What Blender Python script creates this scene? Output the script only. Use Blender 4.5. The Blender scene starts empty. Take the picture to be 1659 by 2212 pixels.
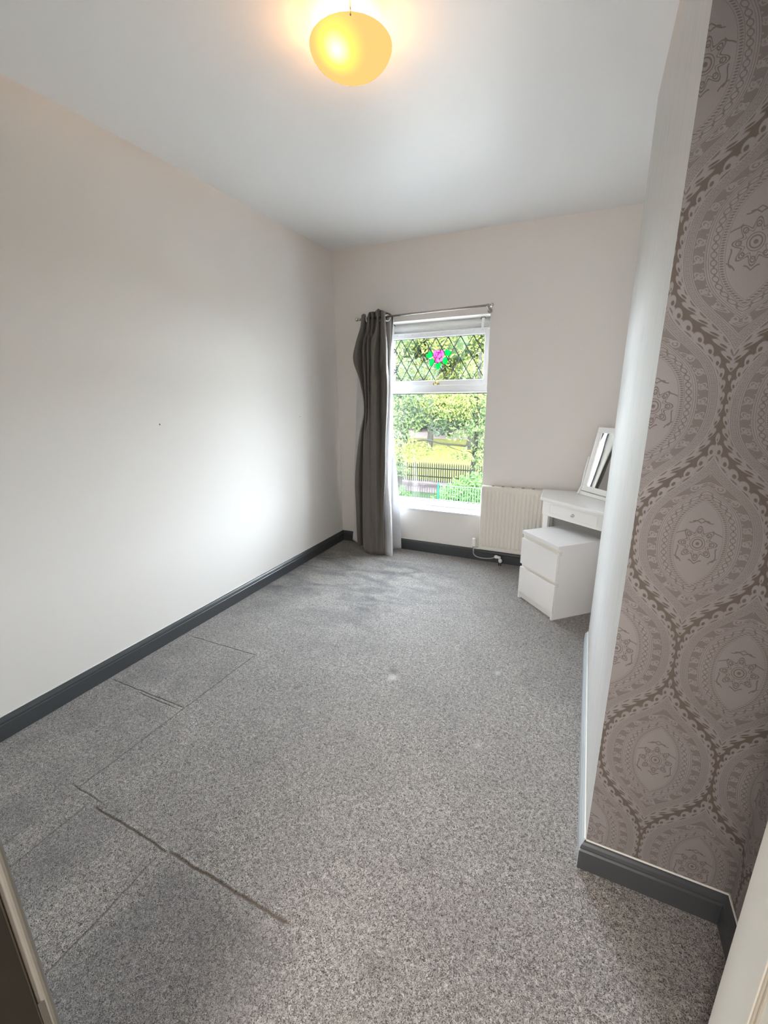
import bpy, bmesh, math, random
from mathutils import Vector, Matrix
R = math.radians
rnd = random.Random(7)
scn = bpy.context.scene
COL = scn.collection

# ------------------------------------------------------------------ camera
CAM = Vector((2.3745, 0.0, 1.5591)); YAW, PITCH, ROLL, FPX = 0.4428, 0.2666, -0.0116, 914.764
_f = Vector((-math.sin(YAW)*math.cos(PITCH), math.cos(YAW)*math.cos(PITCH), -math.sin(PITCH)))
_r0 = Vector((math.cos(YAW), math.sin(YAW), 0)); _u0 = _r0.cross(_f)
_r = _r0*math.cos(ROLL) + _u0*math.sin(ROLL); _u = -_r0*math.sin(ROLL) + _u0*math.cos(ROLL)
cd = bpy.data.cameras.new('camera'); cam = bpy.data.objects.new('camera', cd); COL.objects.link(cam)
cd.sensor_fit = 'HORIZONTAL'; cd.sensor_width = 36; cd.lens = FPX/1659*36; cd.clip_start = 0.02; cd.clip_end = 400
cam.matrix_world = Matrix((( _r.x, _u.x, -_f.x, CAM.x), (_r.y, _u.y, -_f.y, CAM.y), (_r.z, _u.z, -_f.z, CAM.z), (0, 0, 0, 1)))
scn.camera = cam
def ray(px, py): return _f + _r*((px-829.5)/FPX) - _u*((py-1106)/FPX)
def at(px, py, Y):
    d = ray(px, py); return CAM + d*((Y-CAM.y)/d.y)
def atz(px, py, z):
    d = ray(px, py); return CAM + d*((z-CAM.z)/d.z)

# ------------------------------------------------------------------ world, sun, exposure
w = bpy.data.worlds.new('world'); scn.world = w; w.use_nodes = True
bg = w.node_tree.nodes['Background']; bg.inputs[0].default_value = (0.84, 0.93, 1.0, 1); bg.inputs[1].default_value = 7.5
sd = bpy.data.lights.new('sun', 'SUN'); sd.energy = 6.0; sd.angle = R(0.6); sd.color = (1, .95, .82)
sun = bpy.data.objects.new('sun', sd); COL.objects.link(sun); sun.rotation_euler = (R(42), 0, R(18))
def area(name, loc, size, energy, color, rot):
    l = bpy.data.lights.new(name, 'AREA'); l.shape = 'RECTANGLE'; l.size, l.size_y = size; l.energy = energy; l.color = color
    o = bpy.data.objects.new(name, l); COL.objects.link(o); o.location = loc; o.rotation_euler = rot; return o
area('added_hall_fill', (2.2, -0.95, 2.62), (0.5, 0.5), 5, (1, .93, .84), (0, 0, 0))  # added fill lamp behind the camera, no fitting known there
area('added_doorway_fill', (2.1, -1.70, 1.55), (1.3, 1.9), 8.5, (1, .975, .96), (R(90), 0, 0))  # added soft fill shining in through the doorway; no window is known there
po = area('window_portal', (1.01, 4.30, 1.33), (1.04, 1.78), 1, (1, 1, 1), (R(-90), 0, 0)); po.data.cycles.is_portal = True
scn.view_settings.view_transform = 'Standard'; scn.view_settings.look = 'None'
scn.view_settings.exposure = 2.84; scn.view_settings.gamma = 1.0; scn.view_settings.use_curve_mapping = False
scn.cycles.max_bounces = 10; scn.cycles.diffuse_bounces = 6; scn.cycles.glossy_bounces = 3; scn.cycles.transparent_max_bounces = 12
scn.cycles.sample_clamp_indirect = 6; scn.cycles.use_adaptive_sampling = True; scn.cycles.adaptive_threshold = 0.04

# ------------------------------------------------------------------ node helper: operators build math nodes
class V:
    def __init__(s, t, k): s.t, s.k = t, k
    def op(s, o, *a, clamp=False):
        n = s.t.nodes.new('ShaderNodeMath'); n.operation = o; n.use_clamp = clamp
        for i, x in enumerate((s,)+a):
            if isinstance(x, V): s.t.links.new(x.k, n.inputs[i])
            else: n.inputs[i].default_value = x
        return V(s.t, n.outputs[0])
    def __add__(s, o): return s.op('ADD', o)
    __radd__ = __add__
    def __sub__(s, o): return s.op('SUBTRACT', o)
    def __rsub__(s, o): return (s*-1)+o
    def __mul__(s, o): return s.op('MULTIPLY', o)
    __rmul__ = __mul__
    def __truediv__(s, o): return s.op('DIVIDE', o)
    def __abs__(s): return s.op('ABSOLUTE')
    def lt(s, o): return s.op('LESS_THAN', o)
    def gt(s, o): return s.op('GREATER_THAN', o)
    def mn(s, o): return s.op('MINIMUM', o)
    def mx(s, o): return s.op('MAXIMUM', o)
    def wrap(s, a, b): return s.op('WRAP', b, a)       # value, max, min
    def cos(s): return s.op('COSINE')
    def sin(s): return s.op('SINE')
    def sqrt(s): return s.op('SQRT')
    def cl(s): return s.op('ADD', 0.0, clamp=True)
    def soft(s, e):                                    # 1 inside (s<0), 0 outside, edge width e
        return (s*(-1.0/e)+0.5).cl()
def mixv(a, b, f): return a + (b-a)*f
def mat(name):
    m = bpy.data.materials.new(name); m.use_nodes = True
    return m, m.node_tree, m.node_tree.nodes['Principled BSDF']
def plain(name, col, rough=.5, metal=0, bump=0, bscale=200, spec=None, sheen=0, var=0, vscale=8):
    m, t, b = mat(name)
    b.inputs['Base Color'].default_value = (*col, 1); b.inputs['Roughness'].default_value = rough; b.inputs['Metallic'].default_value = metal
    if spec is not None: b.inputs['Specular IOR Level'].default_value = spec
    if sheen: b.inputs['Sheen Weight'].default_value = sheen
    tc = t.nodes.new('ShaderNodeTexCoord')
    if bump:
        n = t.nodes.new('ShaderNodeTexNoise'); n.inputs['Scale'].default_value = bscale; n.inputs['Detail'].default_value = 4
        t.links.new(tc.outputs['Object'], n.inputs['Vector'])
        bp = t.nodes.new('ShaderNodeBump'); bp.inputs['Strength'].default_value = bump; bp.inputs['Distance'].default_value = .004
        t.links.new(n.outputs[0], bp.inputs['Height']); t.links.new(bp.outputs[0], b.inputs['Normal'])
    if var:
        n = t.nodes.new('ShaderNodeTexNoise'); n.inputs['Scale'].default_value = vscale; n.inputs['Detail'].default_value = 5
        t.links.new(tc.outputs['Object'], n.inputs['Vector'])
        mx = t.nodes.new('ShaderNodeMix'); mx.data_type = 'RGBA'
        mx.inputs[6].default_value = (*[c*(1-var) for c in col], 1); mx.inputs[7].default_value = (*[min(1, c*(1+var)) for c in col], 1)
        t.links.new(n.outputs[0], mx.inputs[0]); t.links.new(mx.outputs[2], b.inputs['Base Color'])
    return m
def obj_xyz(t):
    tc = t.nodes.new('ShaderNodeTexCoord'); s = t.nodes.new('ShaderNodeSeparateXYZ'); t.links.new(tc.outputs['Object'], s.inputs[0])
    return tc.outputs['Object'], V(t, s.outputs[0]), V(t, s.outputs[1]), V(t, s.outputs[2])
def noise(t, vec, scale, detail=2, rough=.5, dist=0, stretch=None):
    if stretch:
        mp = t.nodes.new('ShaderNodeMapping'); mp.inputs['Scale'].default_value = stretch; t.links.new(vec, mp.inputs[0]); vec = mp.outputs[0]
    n = t.nodes.new('ShaderNodeTexNoise'); n.inputs['Scale'].default_value = scale; n.inputs['Detail'].default_value = detail
    n.inputs['Roughness'].default_value = rough; n.inputs['Distortion'].default_value = dist
    t.links.new(vec, n.inputs['Vector']); return V(t, n.outputs[0])
def rgbmix(t, f, c1, c2):
    mx = t.nodes.new('ShaderNodeMix'); mx.data_type = 'RGBA'
    t.links.new(f.k, mx.inputs[0])
    for i, c in ((6, c1), (7, c2)):
        if isinstance(c, tuple): mx.inputs[i].default_value = (*c, 1)
        else: t.links.new(c, mx.inputs[i])
    return mx.outputs[2]
def bump(t, b, h, strength, dist):
    bp = t.nodes.new('ShaderNodeBump'); bp.inputs['Strength'].default_value = strength; bp.inputs['Distance'].default_value = dist
    t.links.new(h.k, bp.inputs['Height']); t.links.new(bp.outputs[0], b.inputs['Normal'])

# room numbers (metres)
D, XR, Y1, Y2, HB, XI, H = 3.919, 2.514, 1.2644, 2.687, 0.113, 2.904, 2.875

M = {}
M['wall'] = plain('wall_paint', (.77, .742, .716), .75, bump=.06, bscale=60)
M['ceiling'] = plain('ceiling_paint', (.81, .81, .815), .45, bump=.05, bscale=40)
M['skirting'] = plain('skirting_grey_paint', (.062, .066, .072), .33, bump=.03, bscale=30, spec=.5)
M['skirting_sheen'] = plain('skirting_painted_sheen', (.40, .43, .45), .3, bump=.03, bscale=30)  # grazing sheen of the dark skirting put into a paler colour
M['caulk'] = plain('white_caulk', (.72, .71, .68), .6)
M['upvc'] = plain('white_upvc', (.86, .87, .89), .28)
M['sill'] = plain('white_sill_gloss', (.72, .73, .74), .25)
M['seal'] = plain('black_rubber_seal', (.05, .055, .06), .6)
M['lead'] = plain('lead_came', (.03, .045, .05), .6)
M['brass'] = plain('worn_brass', (.55, .47, .22), .3, metal=.9, var=.3, vscale=60)
M['chrome'] = plain('brushed_chrome', (.62, .60, .58), .22, metal=1)
M['steel'] = plain('brushed_steel_pole', (.42, .39, .37), .35, metal=1)
M['ring'] = plain('silver_eyelet', (.85, .84, .81), .35, metal=.1)
M['radiator'] = plain('cream_radiator_enamel', (.74, .70, .63), .35)
M['dark'] = plain('dark_slot', (.03, .025, .02), .8)
M['laminate'] = plain('white_laminate', (.80, .79, .785), .35)
M['laminate_edge'] = plain('cream_laminate_edge', (.74, .70, .64), .5)
M['lacquer'] = plain('white_lacquer', (.84, .84, .83), .14)
M['whiteplastic'] = plain('white_plastic', (.8, .8, .79), .4)
M['blackplastic'] = plain('black_plastic', (.02, .02, .02), .4)
M['mirror'] = plain('mirror_glass', (.92, .94, .95), .01, metal=1)
M['door'] = plain('cream_door_gloss', (.70, .66, .59), .4, bump=.04, bscale=20)
M['jamb'] = plain('dark_brown_jamb', (.011, .009, .004), .7, var=.5, vscale=30)  # near-black brown with a mottled tone
M['jambpale'] = plain('grey_frame_edge', (.17, .165, .15), .45, var=.08)
M['hall'] = plain('hall_wall_paint', (.62, .56, .49), .8)
M['cable'] = plain('grey_cable', (.45, .44, .43), .5)

def fabric(name, col, rough=.85, trans=.15, wscale=900):
    m, t, b = mat(name); vec, x, y, z = obj_xyz(t)
    n = noise(t, vec, 14, 4); n2 = noise(t, vec, wscale, 2)
    c = rgbmix(t, (n*.6+n2*.4), tuple(k*.8 for k in col), tuple(min(1, k*1.2) for k in col))
    t.links.new(c, b.inputs['Base Color']); b.inputs['Roughness'].default_value = rough; b.inputs['Sheen Weight'].default_value = .25
    bump(t, b, n2, .25, .001)
    tr = t.nodes.new('ShaderNodeBsdfTranslucent'); tr.inputs[0].default_value = (*col, 1)
    ms = t.nodes.new('ShaderNodeMixShader'); ms.inputs[0].default_value = trans
    t.links.new(b.outputs[0], ms.inputs[1]); t.links.new(tr.outputs[0], ms.inputs[2])
    t.links.new(ms.outputs[0], t.nodes['Material Output'].inputs[0]); return m
M['curtain'] = fabric('grey_curtain_cloth', (.138, .122, .105), .8, .03)
M['lining'] = fabric('white_curtain_lining', (.74, .74, .76), .8, .25)

def glass(name, tint=(1, 1, 1), gloss=1.0):
    m = bpy.data.materials.new(name); m.use_nodes = True; t = m.node_tree; t.nodes.remove(t.nodes['Principled BSDF'])
    tr = t.nodes.new('ShaderNodeBsdfTransparent'); tr.inputs[0].default_value = (*tint, 1)
    gl = t.nodes.new('ShaderNodeBsdfGlossy'); gl.inputs['Roughness'].default_value = .02
    fr = t.nodes.new('ShaderNodeFresnel'); fr.inputs[0].default_value = 1.45
    f = V(t, fr.outputs[0])*gloss
    ms = t.nodes.new('ShaderNodeMixShader'); t.links.new(f.k, ms.inputs[0])
    t.links.new(tr.outputs[0], ms.inputs[1]); t.links.new(gl.outputs[0], ms.inputs[2])
    t.links.new(ms.outputs[0], t.nodes['Material Output'].inputs[0]); return m
M['glass'] = glass('window_glass', (.97, .98, .98), .6)
def stained(name, col):
    m, t, b = mat(name)
    b.inputs['Base Color'].default_value = (*col, 1); b.inputs['Roughness'].default_value = .2
    tr = t.nodes.new('ShaderNodeBsdfTransparent'); tr.inputs[0].default_value = (*col, 1)
    tl = t.nodes.new('ShaderNodeBsdfTranslucent'); tl.inputs[0].default_value = (*col, 1)
    m1 = t.nodes.new('ShaderNodeMixShader'); m1.inputs[0].default_value = .45
    t.links.new(tr.outputs[0], m1.inputs[1]); t.links.new(tl.outputs[0], m1.inputs[2])
    m2 = t.nodes.new('ShaderNodeMixShader'); m2.inputs[0].default_value = .2
    t.links.new(m1.outputs[0], m2.inputs[1]); t.links.new(b.outputs[0], m2.inputs[2])
    t.links.new(m2.outputs[0], t.nodes['Material Output'].inputs[0]); return m
M['pink'] = stained('pink_stained_glass', (.88, .22, .62)); M['pinklead'] = plain('crimson_outline', (.10, .002, .05), .4)
M['green'] = stained('green_stained_glass', (.02, .72, .16)); M['greenlead'] = plain('dark_green_outline', (.002, .035, .010), .4)

# ---- striated white paper on the chimney breast side
def m_striated():
    m, t, b = mat('striated_white_wallpaper'); vec, x, y, z = obj_xyz(t)
    n1 = noise(t, vec, 1, 5, .65, 0, (1, 55, 2.2)); n2 = noise(t, vec, 1, 4, .6, 0, (1, 160, 9)); n3 = noise(t, vec, 1, 2, .5, 0, (1, 30, 5))
    crack = ((n2-.585)*9).cl()*((n3-.47)*10).cl()
    c = rgbmix(t, (n1*1.6-.3).cl(), (.46, .445, .43), (.56, .545, .53)); c = rgbmix(t, crack*.8, c, (.22, .21, .20))
    t.links.new(c, b.inputs['Base Color']); b.inputs['Roughness'].default_value = .55
    bump(t, b, n1+n2*.7, .5, .003); return m
M['striated'] = m_striated()

# ---- ogee damask wallpaper
def m_damask():
    m, t, b = mat('ogee_damask_wallpaper'); vec, x, y, z = obj_xyz(t)
    W, HP = .284, .682
    u = (x - y + (Y1-2.66))/W          # the paper runs on round the inner corner
    v = (z-1.187)/HP
    a = abs(u.wrap(-.5, .5)); bb = v.wrap(-.5, .5)
    th = bb*(2*math.pi); ph = th - (th*2).sin()*.22
    wv = ph.cos()*.25+.25
    F = a-wv; inside = F.lt(0.0)
    A = mixv(.5-a, a, inside); B = mixv((v+.5).wrap(-.5, .5), bb, inside)
    slope = ph.sin()*(.25*2*math.pi*W/HP)*(1.0-(th*2).cos()*.44)
    dist = abs(F)*W/((slope*slope+1.0).sqrt())
    s = B*HP
    sn = (th*2).sin() if False else th.sin()
    s0 = sn*sn*.012+.0150                       # width of the scroll border, widest on the slanting sides
    e_ = dist-s0
    def band(d0, d1, e=.0012): return (abs(e_-(d0+d1)/2)-(d1-d0)/2).soft(e)
    def cellr(D_, P, off, rr, rs, e=.15, shear=0.0):
        q = (s+off+dist*shear).wrap(-P/2, P/2)/rs; d = D_/rr
        return ((q*q+d*d).sqrt()-1.0).soft(e)
    def cell(P, off, cx, rx, rs, e=.15, shear=0.0): return cellr(e_-cx, P, off, rx, rs, e, shear)
    lobes = cellr(dist/s0-.52, .0275, 0, .40, .0108, .2, .9)
    hooks = cellr(dist/s0-.50, .0275, .0035, .15, .0042, .4, .9)
    hook2 = cellr(dist/s0-.86, .0275, .0125, .13, .0075, .3, -.5)
    small = cellr(dist/s0-.74, .0275, .0140, .28, .0060, .3, .9)
    scroll = lobes.mx(small)*(1.0-hooks)*(1.0-hook2*.8)
    light = scroll.mx((e_*-1-.0035).soft(.0015)*0+(.0035+e_).op('MULTIPLY', 1).gt(0.0))
    def dark(v_, k): return 1.0-v_*k
    light = light*dark(band(.0000, .0014, .0009)*(cell(.0042, 0, .0007, .002, .0015, .5)), .75)
    light = light*dark(band(.0030, .0120, .0012), .40)
    light = light.mx((cell(.0095, 0, .0075, .0034, .0040, .35)-cell(.0095, 0, .0075, .0015, .0018, .4)).cl()*.95)
    light = light*dark(band(.0138, .0150, .0009), .65)
    ring2 = band(.0172, .0390, .0012)
    light = light*dark(ring2, .62)
    ov = cell(.034, 0, .0280, .0094, .0078, .12, .5)*dark((cell(.034, 0, .0280, .0060, .0045, .2, .5)-cell(.034, 0, .0280, .0036, .0024, .3, .5)).cl(), .8)
    ov2 = cell(.034, .017, .0300, .0078, .0055, .2, -.6)*dark(cell(.034, .017, .0320, .0026, .0022, .4, -.6), .8)
    ov3 = cell(.034, .017, .0205, .0026, .0030, .3, -.6).mx(cell(.017, .0085, .0368, .0020, .0022, .4))
    light = light.mx(ov.mx(ov2).mx(ov3)*ring2)
    light = light*dark(band(.0415, .0427, .0009), .7)*dark(band(.0462, .0474, .0009), .55)
    circ = cell(.0165, 0, .0560, .0064, .0068, .12)-cell(.0165, 0, .0560, .0046, .0049, .15)
    circ2 = cell(.0165, .00825, .0560, .0022, .0020, .3)
    light = light*dark(circ.cl().mx(circ2), .75)*dark(band(.0640, .0650, .0009), .7)
    ticks = cell(.0052, 0, .0700, .0036, .0014, .5)
    light = light*dark(ticks, .8)*dark(band(.0758, .0768, .0009), .5)
    # flower in the middle
    X = A*W; Ys = s*.88; rho = (X*X+Ys*Ys).sqrt(); phi = X.op('ARCTAN2', Ys)
    core = (e_*-1.0+.078).soft(.001)
    pet = (phi*8).cos()*.0075+.0330
    ring = (abs(rho-pet)-.0014).soft(.0008)
    pet2 = (phi*8).cos()*.0048+.0245
    ring = ring.mx((abs(rho-pet2)-.0008).soft(.0008))
    ring = ring.mx((abs(rho-.0105)-.0012).soft(.0008)).mx((rho-.0040).soft(.0008)).mx((abs(rho-.0155)-.0007).soft(.0008))
    q = ((phi*1.0).wrap(-math.pi/8, math.pi/8)*rho)/.0042; d2 = (rho-.0300)/.0048
    ring = ring.mx((abs((q*q+d2*d2).sqrt()-1.0)-.25).soft(.2))
    curl = (abs(rho-(phi*6).sin()*.0065-.0480)-.0013).soft(.0008)*((phi*6).cos().gt(-.45))
    curl2 = (abs(rho-(phi*6+1.2).cos()*.0050-.0570)-.0011).soft(.0008)*((phi*3).cos().gt(.1))
    ring = ring.mx(curl).mx(curl2)
    light = light*dark(ring*core, .85)
    nz = noise(t, vec, 6, 3); ng = noise(t, vec, 420, 2)
    blotch = noise(t, vec, 3.2, 2)
    lt = rgbmix(t, (ng*.8+blotch*.2), (.225, .205, .205), (.32, .298, .300))
    dk = rgbmix(t, ng, (.085, .066, .052), (.140, .116, .102))
    k = light*((nz-.3)*1.6).cl().op('MULTIPLY', .25)+light*.75
    c = rgbmix(t, k.cl(), dk, lt)
    t.links.new(c, b.inputs['Base Color'])
    rr = mixv(light*0+.62, light*0+.40, light); t.links.new(rr.k, b.inputs['Roughness'])
    b.inputs['Specular IOR Level'].default_value = .45
    bump(t, b, light*.8+ng*.5, .35, .0012)
    return m
M['damask'] = m_damask()

# ---- twist pile carpet
def m_carpet():
    m, t, b = mat('grey_twist_pile_carpet'); vec, x, y, z = obj_xyz(t)
    n1 = noise(t, vec, 165, 2, .6, 2.2); n2 = noise(t, vec, 80, 3, .7, .8); n3 = noise(t, vec, 3.0, 4, .6, 1.0); n4 = noise(t, vec, 1, 4, .62, .6, (2.6, 6, 1))
    wob = noise(t, vec, 9, 2)-.5
    speck = ((n1*.75+n2*.25-.5)*5.5+.52).cl()
    c = rgbmix(t, speck, (.085, .075, .070), (.64, .602, .575))
    # pile leaning one way or the other
    lean = ((n3-.5)*2.2+.5).cl()
    far = ((y-1.9)*1.1).cl()*((y*-1+3.85)*2).cl()*((x*-1+1.75)*1.4).cl()
    swirl = ((n4-.5)*4.5+.35).cl()*far
    strip = (abs(x-.36+wob*.06)-.26).soft(.04)*((y*-1+1.9)*4).cl()*(((n4-.42)*3.5).cl())
    patch = (abs(x-1.42-y*.12)-.28).soft(.09)*(abs(y-.42)-.25).soft(.08)
    patch2 = (abs(x-.83)-.10).soft(.10)*(abs(y-.50)-.22).soft(.1)
    dk = (swirl*.72+strip*.34*(1.0-(abs(x-.345+wob*.05)-.035).soft(.04)*.9)+patch*.34+patch2*.25+lean*.24).cl()
    c2 = rgbmix(t, dk, c, (.115, .112, .125))
    # dents, and the cut lines of the boards showing through with brown edges
    def seg(axis, c0, a0, a1, wdt, sl=0.0):
        p, q = (x, y) if axis == 'x' else (y, x)
        return (abs(p-c0-(q-a0)*sl+wob*.016)-wdt).soft(.006)*(abs(q-(a0+a1)/2)-abs(a1-a0)/2).soft(.03)
    brown = seg('y', .692, .76, 1.17, .0040).mx(seg('y', .697, 1.19, 1.70, .0050)).mx(seg('y', 1.745, .09, .64, .0030, .02))
    grey = seg('y', 1.228, .05, .62, .003, .01).mx(seg('y', 1.215, .30, .58, .0025)).mx(seg('x', .612, .72, 1.755, .0022, .02))
    grey = grey.mx(seg('x', .722, .40, .69, .002)).mx(seg('x', 1.155, .30, .66, .0026)).mx(seg('y', .715, .58, .77, .0025)).mx(seg('x', .61, .33, .6, .0015)*.6).mx(seg('x', .36, 1.35, 1.72, .0015)*.7)
    line = brown.mx(grey)
    c3 = rgbmix(t, (brown*.9*(n2*.9+.35)).cl(), c2, (.090, .052, .024)); c3 = rgbmix(t, grey*.62, c3, (.085, .075, .08))
    def dot(cx, cy, r): return (((x-cx)*(x-cx)+(y-cy)*(y-cy)).sqrt()-r+wob*.03).soft(.03)
    spots = dot(1.49, 1.97, .025).mx(dot(1.06, 1.62, .018)).mx(dot(1.51, 1.43, .03)*.5).mx(dot(2.0, .72, .05)*.35)
    c4 = rgbmix(t, spots*.5, c3, (.12, .10, .095))
    pale = dot(1.51, 1.91, .022).mx(dot(2.07, 1.63, .012)).mx(dot(2.05, 2.20, .014))
    c5 = rgbmix(t, pale*.6, c4, (.72, .71, .70))
    t.links.new(c5, b.inputs['Base Color']); b.inputs['Roughness'].default_value = .95; b.inputs['Specular IOR Level'].default_value = .15
    b.inputs['Sheen Weight'].default_value = .15
    bump(t, b, speck*.6+n2*.4-line*2.5+n3*.5, .8, .006); return m
M['carpet'] = m_carpet()

# ---- lit glass lamp shade
BULB = Vector((1.41, 1.68, 2.795))
def m_shade():
    m, t, b = mat('lit_amber_glass_shade')
    g = t.nodes.new('ShaderNodeNewGeometry'); vd = t.nodes.new('ShaderNodeVectorMath'); vd.operation = 'DISTANCE'
    t.links.new(g.outputs['Position'], vd.inputs[0]); vd.inputs[1].default_value = (1.425, 1.655, 2.765)
    d = V(t, vd.outputs['Value'])
    hot = ((d*-1+.112)/.078).cl(); hot = hot*hot*(hot*-2+3.0)
    core = ((d*-1+.055)/.05).cl()
    c = rgbmix(t, hot, (1.0, .64, .21), (1.0, .97, .16)); c = rgbmix(t, core, c, (1, .95, .62))
    em = t.nodes.new('ShaderNodeEmission'); t.links.new(c, em.inputs[0])
    st = hot*.02+core*.09+.150; t.links.new(st.k, em.inputs[1])
    t.links.new(em.outputs[0], t.nodes['Material Output'].inputs[0])
    return m
M['shade'] = m_shade()
M['shaderim'] = plain('amber_glass_rim', (.85, .55, .25), .2)

# ---- outside
def leafmat(name, c1, c2, c3):
    m, t, b = mat(name); g = t.nodes.new('ShaderNodeNewGeometry')
    rp = t.nodes.new('ShaderNodeValToRGB'); e = rp.color_ramp.elements
    e[0].color = (*c1, 1); e[1].color = (*c3, 1); k = e.new(.5); k.color = (*c2, 1)
    t.links.new(g.outputs['Random Per Island'], rp.inputs[0]); t.links.new(rp.outputs[0], b.inputs['Base Color'])
    b.inputs['Roughness'].default_value = .7; b.inputs['Specular IOR Level'].default_value = .04
    tr = t.nodes.new('ShaderNodeBsdfTranslucent'); t.links.new(rp.outputs[0], tr.inputs[0])
    ms = t.nodes.new('ShaderNodeMixShader'); ms.inputs[0].default_value = .4
    t.links.new(b.outputs[0], ms.inputs[1]); t.links.new(tr.outputs[0], ms.inputs[2])
    t.links.new(ms.outputs[0], t.nodes['Material Output'].inputs[0]); return m
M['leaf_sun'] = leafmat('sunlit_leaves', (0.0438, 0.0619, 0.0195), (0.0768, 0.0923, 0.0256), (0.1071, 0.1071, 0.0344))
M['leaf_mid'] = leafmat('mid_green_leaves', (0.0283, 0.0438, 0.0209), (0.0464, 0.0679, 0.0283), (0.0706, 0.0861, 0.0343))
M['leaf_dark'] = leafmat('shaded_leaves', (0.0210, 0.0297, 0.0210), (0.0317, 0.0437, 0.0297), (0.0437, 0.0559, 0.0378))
M['leaf_hedge'] = leafmat('hedge_leaves', (0.0256, 0.0499, 0.0195), (0.0403, 0.0861, 0.0282), (0.0645, 0.1131, 0.0403))
M['bark'] = plain('tree_bark', (.012, .012, .010), .9, bump=.4, bscale=30, var=.3, spec=.04)
M['grass'] = plain('sunny_lawn', (.034, .033, .006), .95, var=.25, vscale=1.5, spec=.04)
M['verge'] = plain('street_verge', (.009, .016, .007), .95, var=.3, vscale=3, spec=.04)
M['path'] = plain('pink_tarmac', (.060, .048, .044), .9, var=.1, spec=.04)
M['kerbwall'] = plain('pale_stone_wall', (.030, .025, .025), .9, var=.15, spec=.04)
M['street'] = plain('pale_bounce_concrete', (.22, .215, .21), .9, var=.1)  # for the unseen ground added to bounce daylight onto the ceiling
M['iron'] = plain('dark_painted_steel', (.009, .011, .009), .5, spec=.04)
M['teal'] = plain('teal_painted_steel', (.004, .032, .022), .5, spec=.04)
M['greeniron'] = plain('pale_green_railing', (.026, .046, .026), .5, spec=.04)
M['tealfar'] = plain('teal_mesh', (.010, .075, .058), .7, spec=.04)
M['greyrail'] = plain('grey_railing', (.010, .010, .012), .5, spec=.04)

# ------------------------------------------------------------------ mesh helpers
def link(name, bm, m, parent=None, smooth=False, bev=0, seg=2):
    me = bpy.data.meshes.new(name); bmesh.ops.recalc_face_normals(bm, faces=bm.faces[:]) if not smooth else None
    bm.to_mesh(me); bm.free(); o = bpy.data.objects.new(name, me); COL.objects.link(o)
    for x in (m if isinstance(m, (list, tuple)) else [m]): me.materials.append(x)
    if smooth: me.polygons.foreach_set('use_smooth', [True]*len(me.polygons))
    if bev:
        md = o.modifiers.new('bevel', 'BEVEL'); md.width = bev; md.segments = seg; md.limit_method = 'ANGLE'; md.angle_limit = R(40)
    if parent: o.parent = parent; o.matrix_parent_inverse = parent.matrix_world.inverted() if False else Matrix()
    if parent: 
        o.matrix_parent_inverse = Matrix.Translation(-Vector(parent.location)) if parent.type == 'EMPTY' and parent.parent is None else Matrix()
    return o
def box(bm, lo, hi, mi=0):
    x0, y0, z0 = lo; x1, y1, z1 = hi
    v = [bm.verts.new(p) for p in ((x0,y0,z0),(x1,y0,z0),(x1,y1,z0),(x0,y1,z0),(x0,y0,z1),(x1,y0,z1),(x1,y1,z1),(x0,y1,z1))]
    for f in ((0,3,2,1),(4,5,6,7),(0,1,5,4),(1,2,6,5),(2,3,7,6),(3,0,4,7)):
        bm.faces.new([v[i] for i in f]).material_index = mi
    return v
def fbox(bm, o, ux, uy, uz, lo, hi, mi=0):         # box in a local frame
    c = box(bm, lo, hi, mi)
    for v in c: v.co = o + ux*v.co.x + uy*v.co.y + uz*v.co.z
def prism(bm, pts, z0, z1, mi=0):
    a = [bm.verts.new((x, y, z0)) for x, y in pts]; b = [bm.verts.new((x, y, z1)) for x, y in pts]; n = len(pts)
    bm.faces.new(a[::-1]).material_index = mi; bm.faces.new(b).material_index = mi
    for i in range(n): bm.faces.new((a[i], a[(i+1)%n], b[(i+1)%n], b[i])).material_index = mi
def tube(bm, pts, rad, n=10, cap=True):
    pts = [Vector(p) for p in pts]; rs = rad if isinstance(rad, (list, tuple)) else [rad]*len(pts); rings = []
    up = Vector((0, 0, 1))
    for i, p in enumerate(pts):
        d = (pts[min(i+1, len(pts)-1)]-pts[max(i-1, 0)]).normalized()
        a = d.cross(up if abs(d.z) < .95 else Vector((1, 0, 0))).normalized(); b = d.cross(a)
        rings.append([bm.verts.new(p+(a*math.cos(2*math.pi*k/n)+b*math.sin(2*math.pi*k/n))*rs[i]) for k in range(n)])
    for i in range(len(rings)-1):
        for k in range(n): bm.faces.new((rings[i][k], rings[i][(k+1)%n], rings[i+1][(k+1)%n], rings[i+1][k]))
    if cap: bm.faces.new(rings[0][::-1]); bm.faces.new(rings[-1])
def ball(bm, c, r, sc=(1, 1, 1), seg=16):
    mtx = Matrix.Translation(c) @ Matrix.Diagonal((r*sc[0], r*sc[1], r*sc[2], 1))
    bmesh.ops.create_uvsphere(bm, u_segments=seg, v_segments=seg//2+2, radius=1, matrix=mtx)
def thing(name, label, cat, loc=(0, 0, 0), group=None):
    o = bpy.data.objects.new(name, None); COL.objects.link(o); o.location = loc; o.empty_display_size = .1
    o['label'] = label; o['category'] = cat
    if group: o['group'] = group
    return o
def tag(o, label, cat, group=None):
    o['label'] = label; o['category'] = cat
    if group: o['group'] = group
    return o
def struct(o, label=None):
    o['kind'] = 'structure'
    if label: o['label'] = label
    return o
def sempty(name, label, loc=(0, 0, 0)):
    o = bpy.data.objects.new(name, None); COL.objects.link(o); o.location = loc; return struct(o, label)
def X3(a): return Vector(a)

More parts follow.
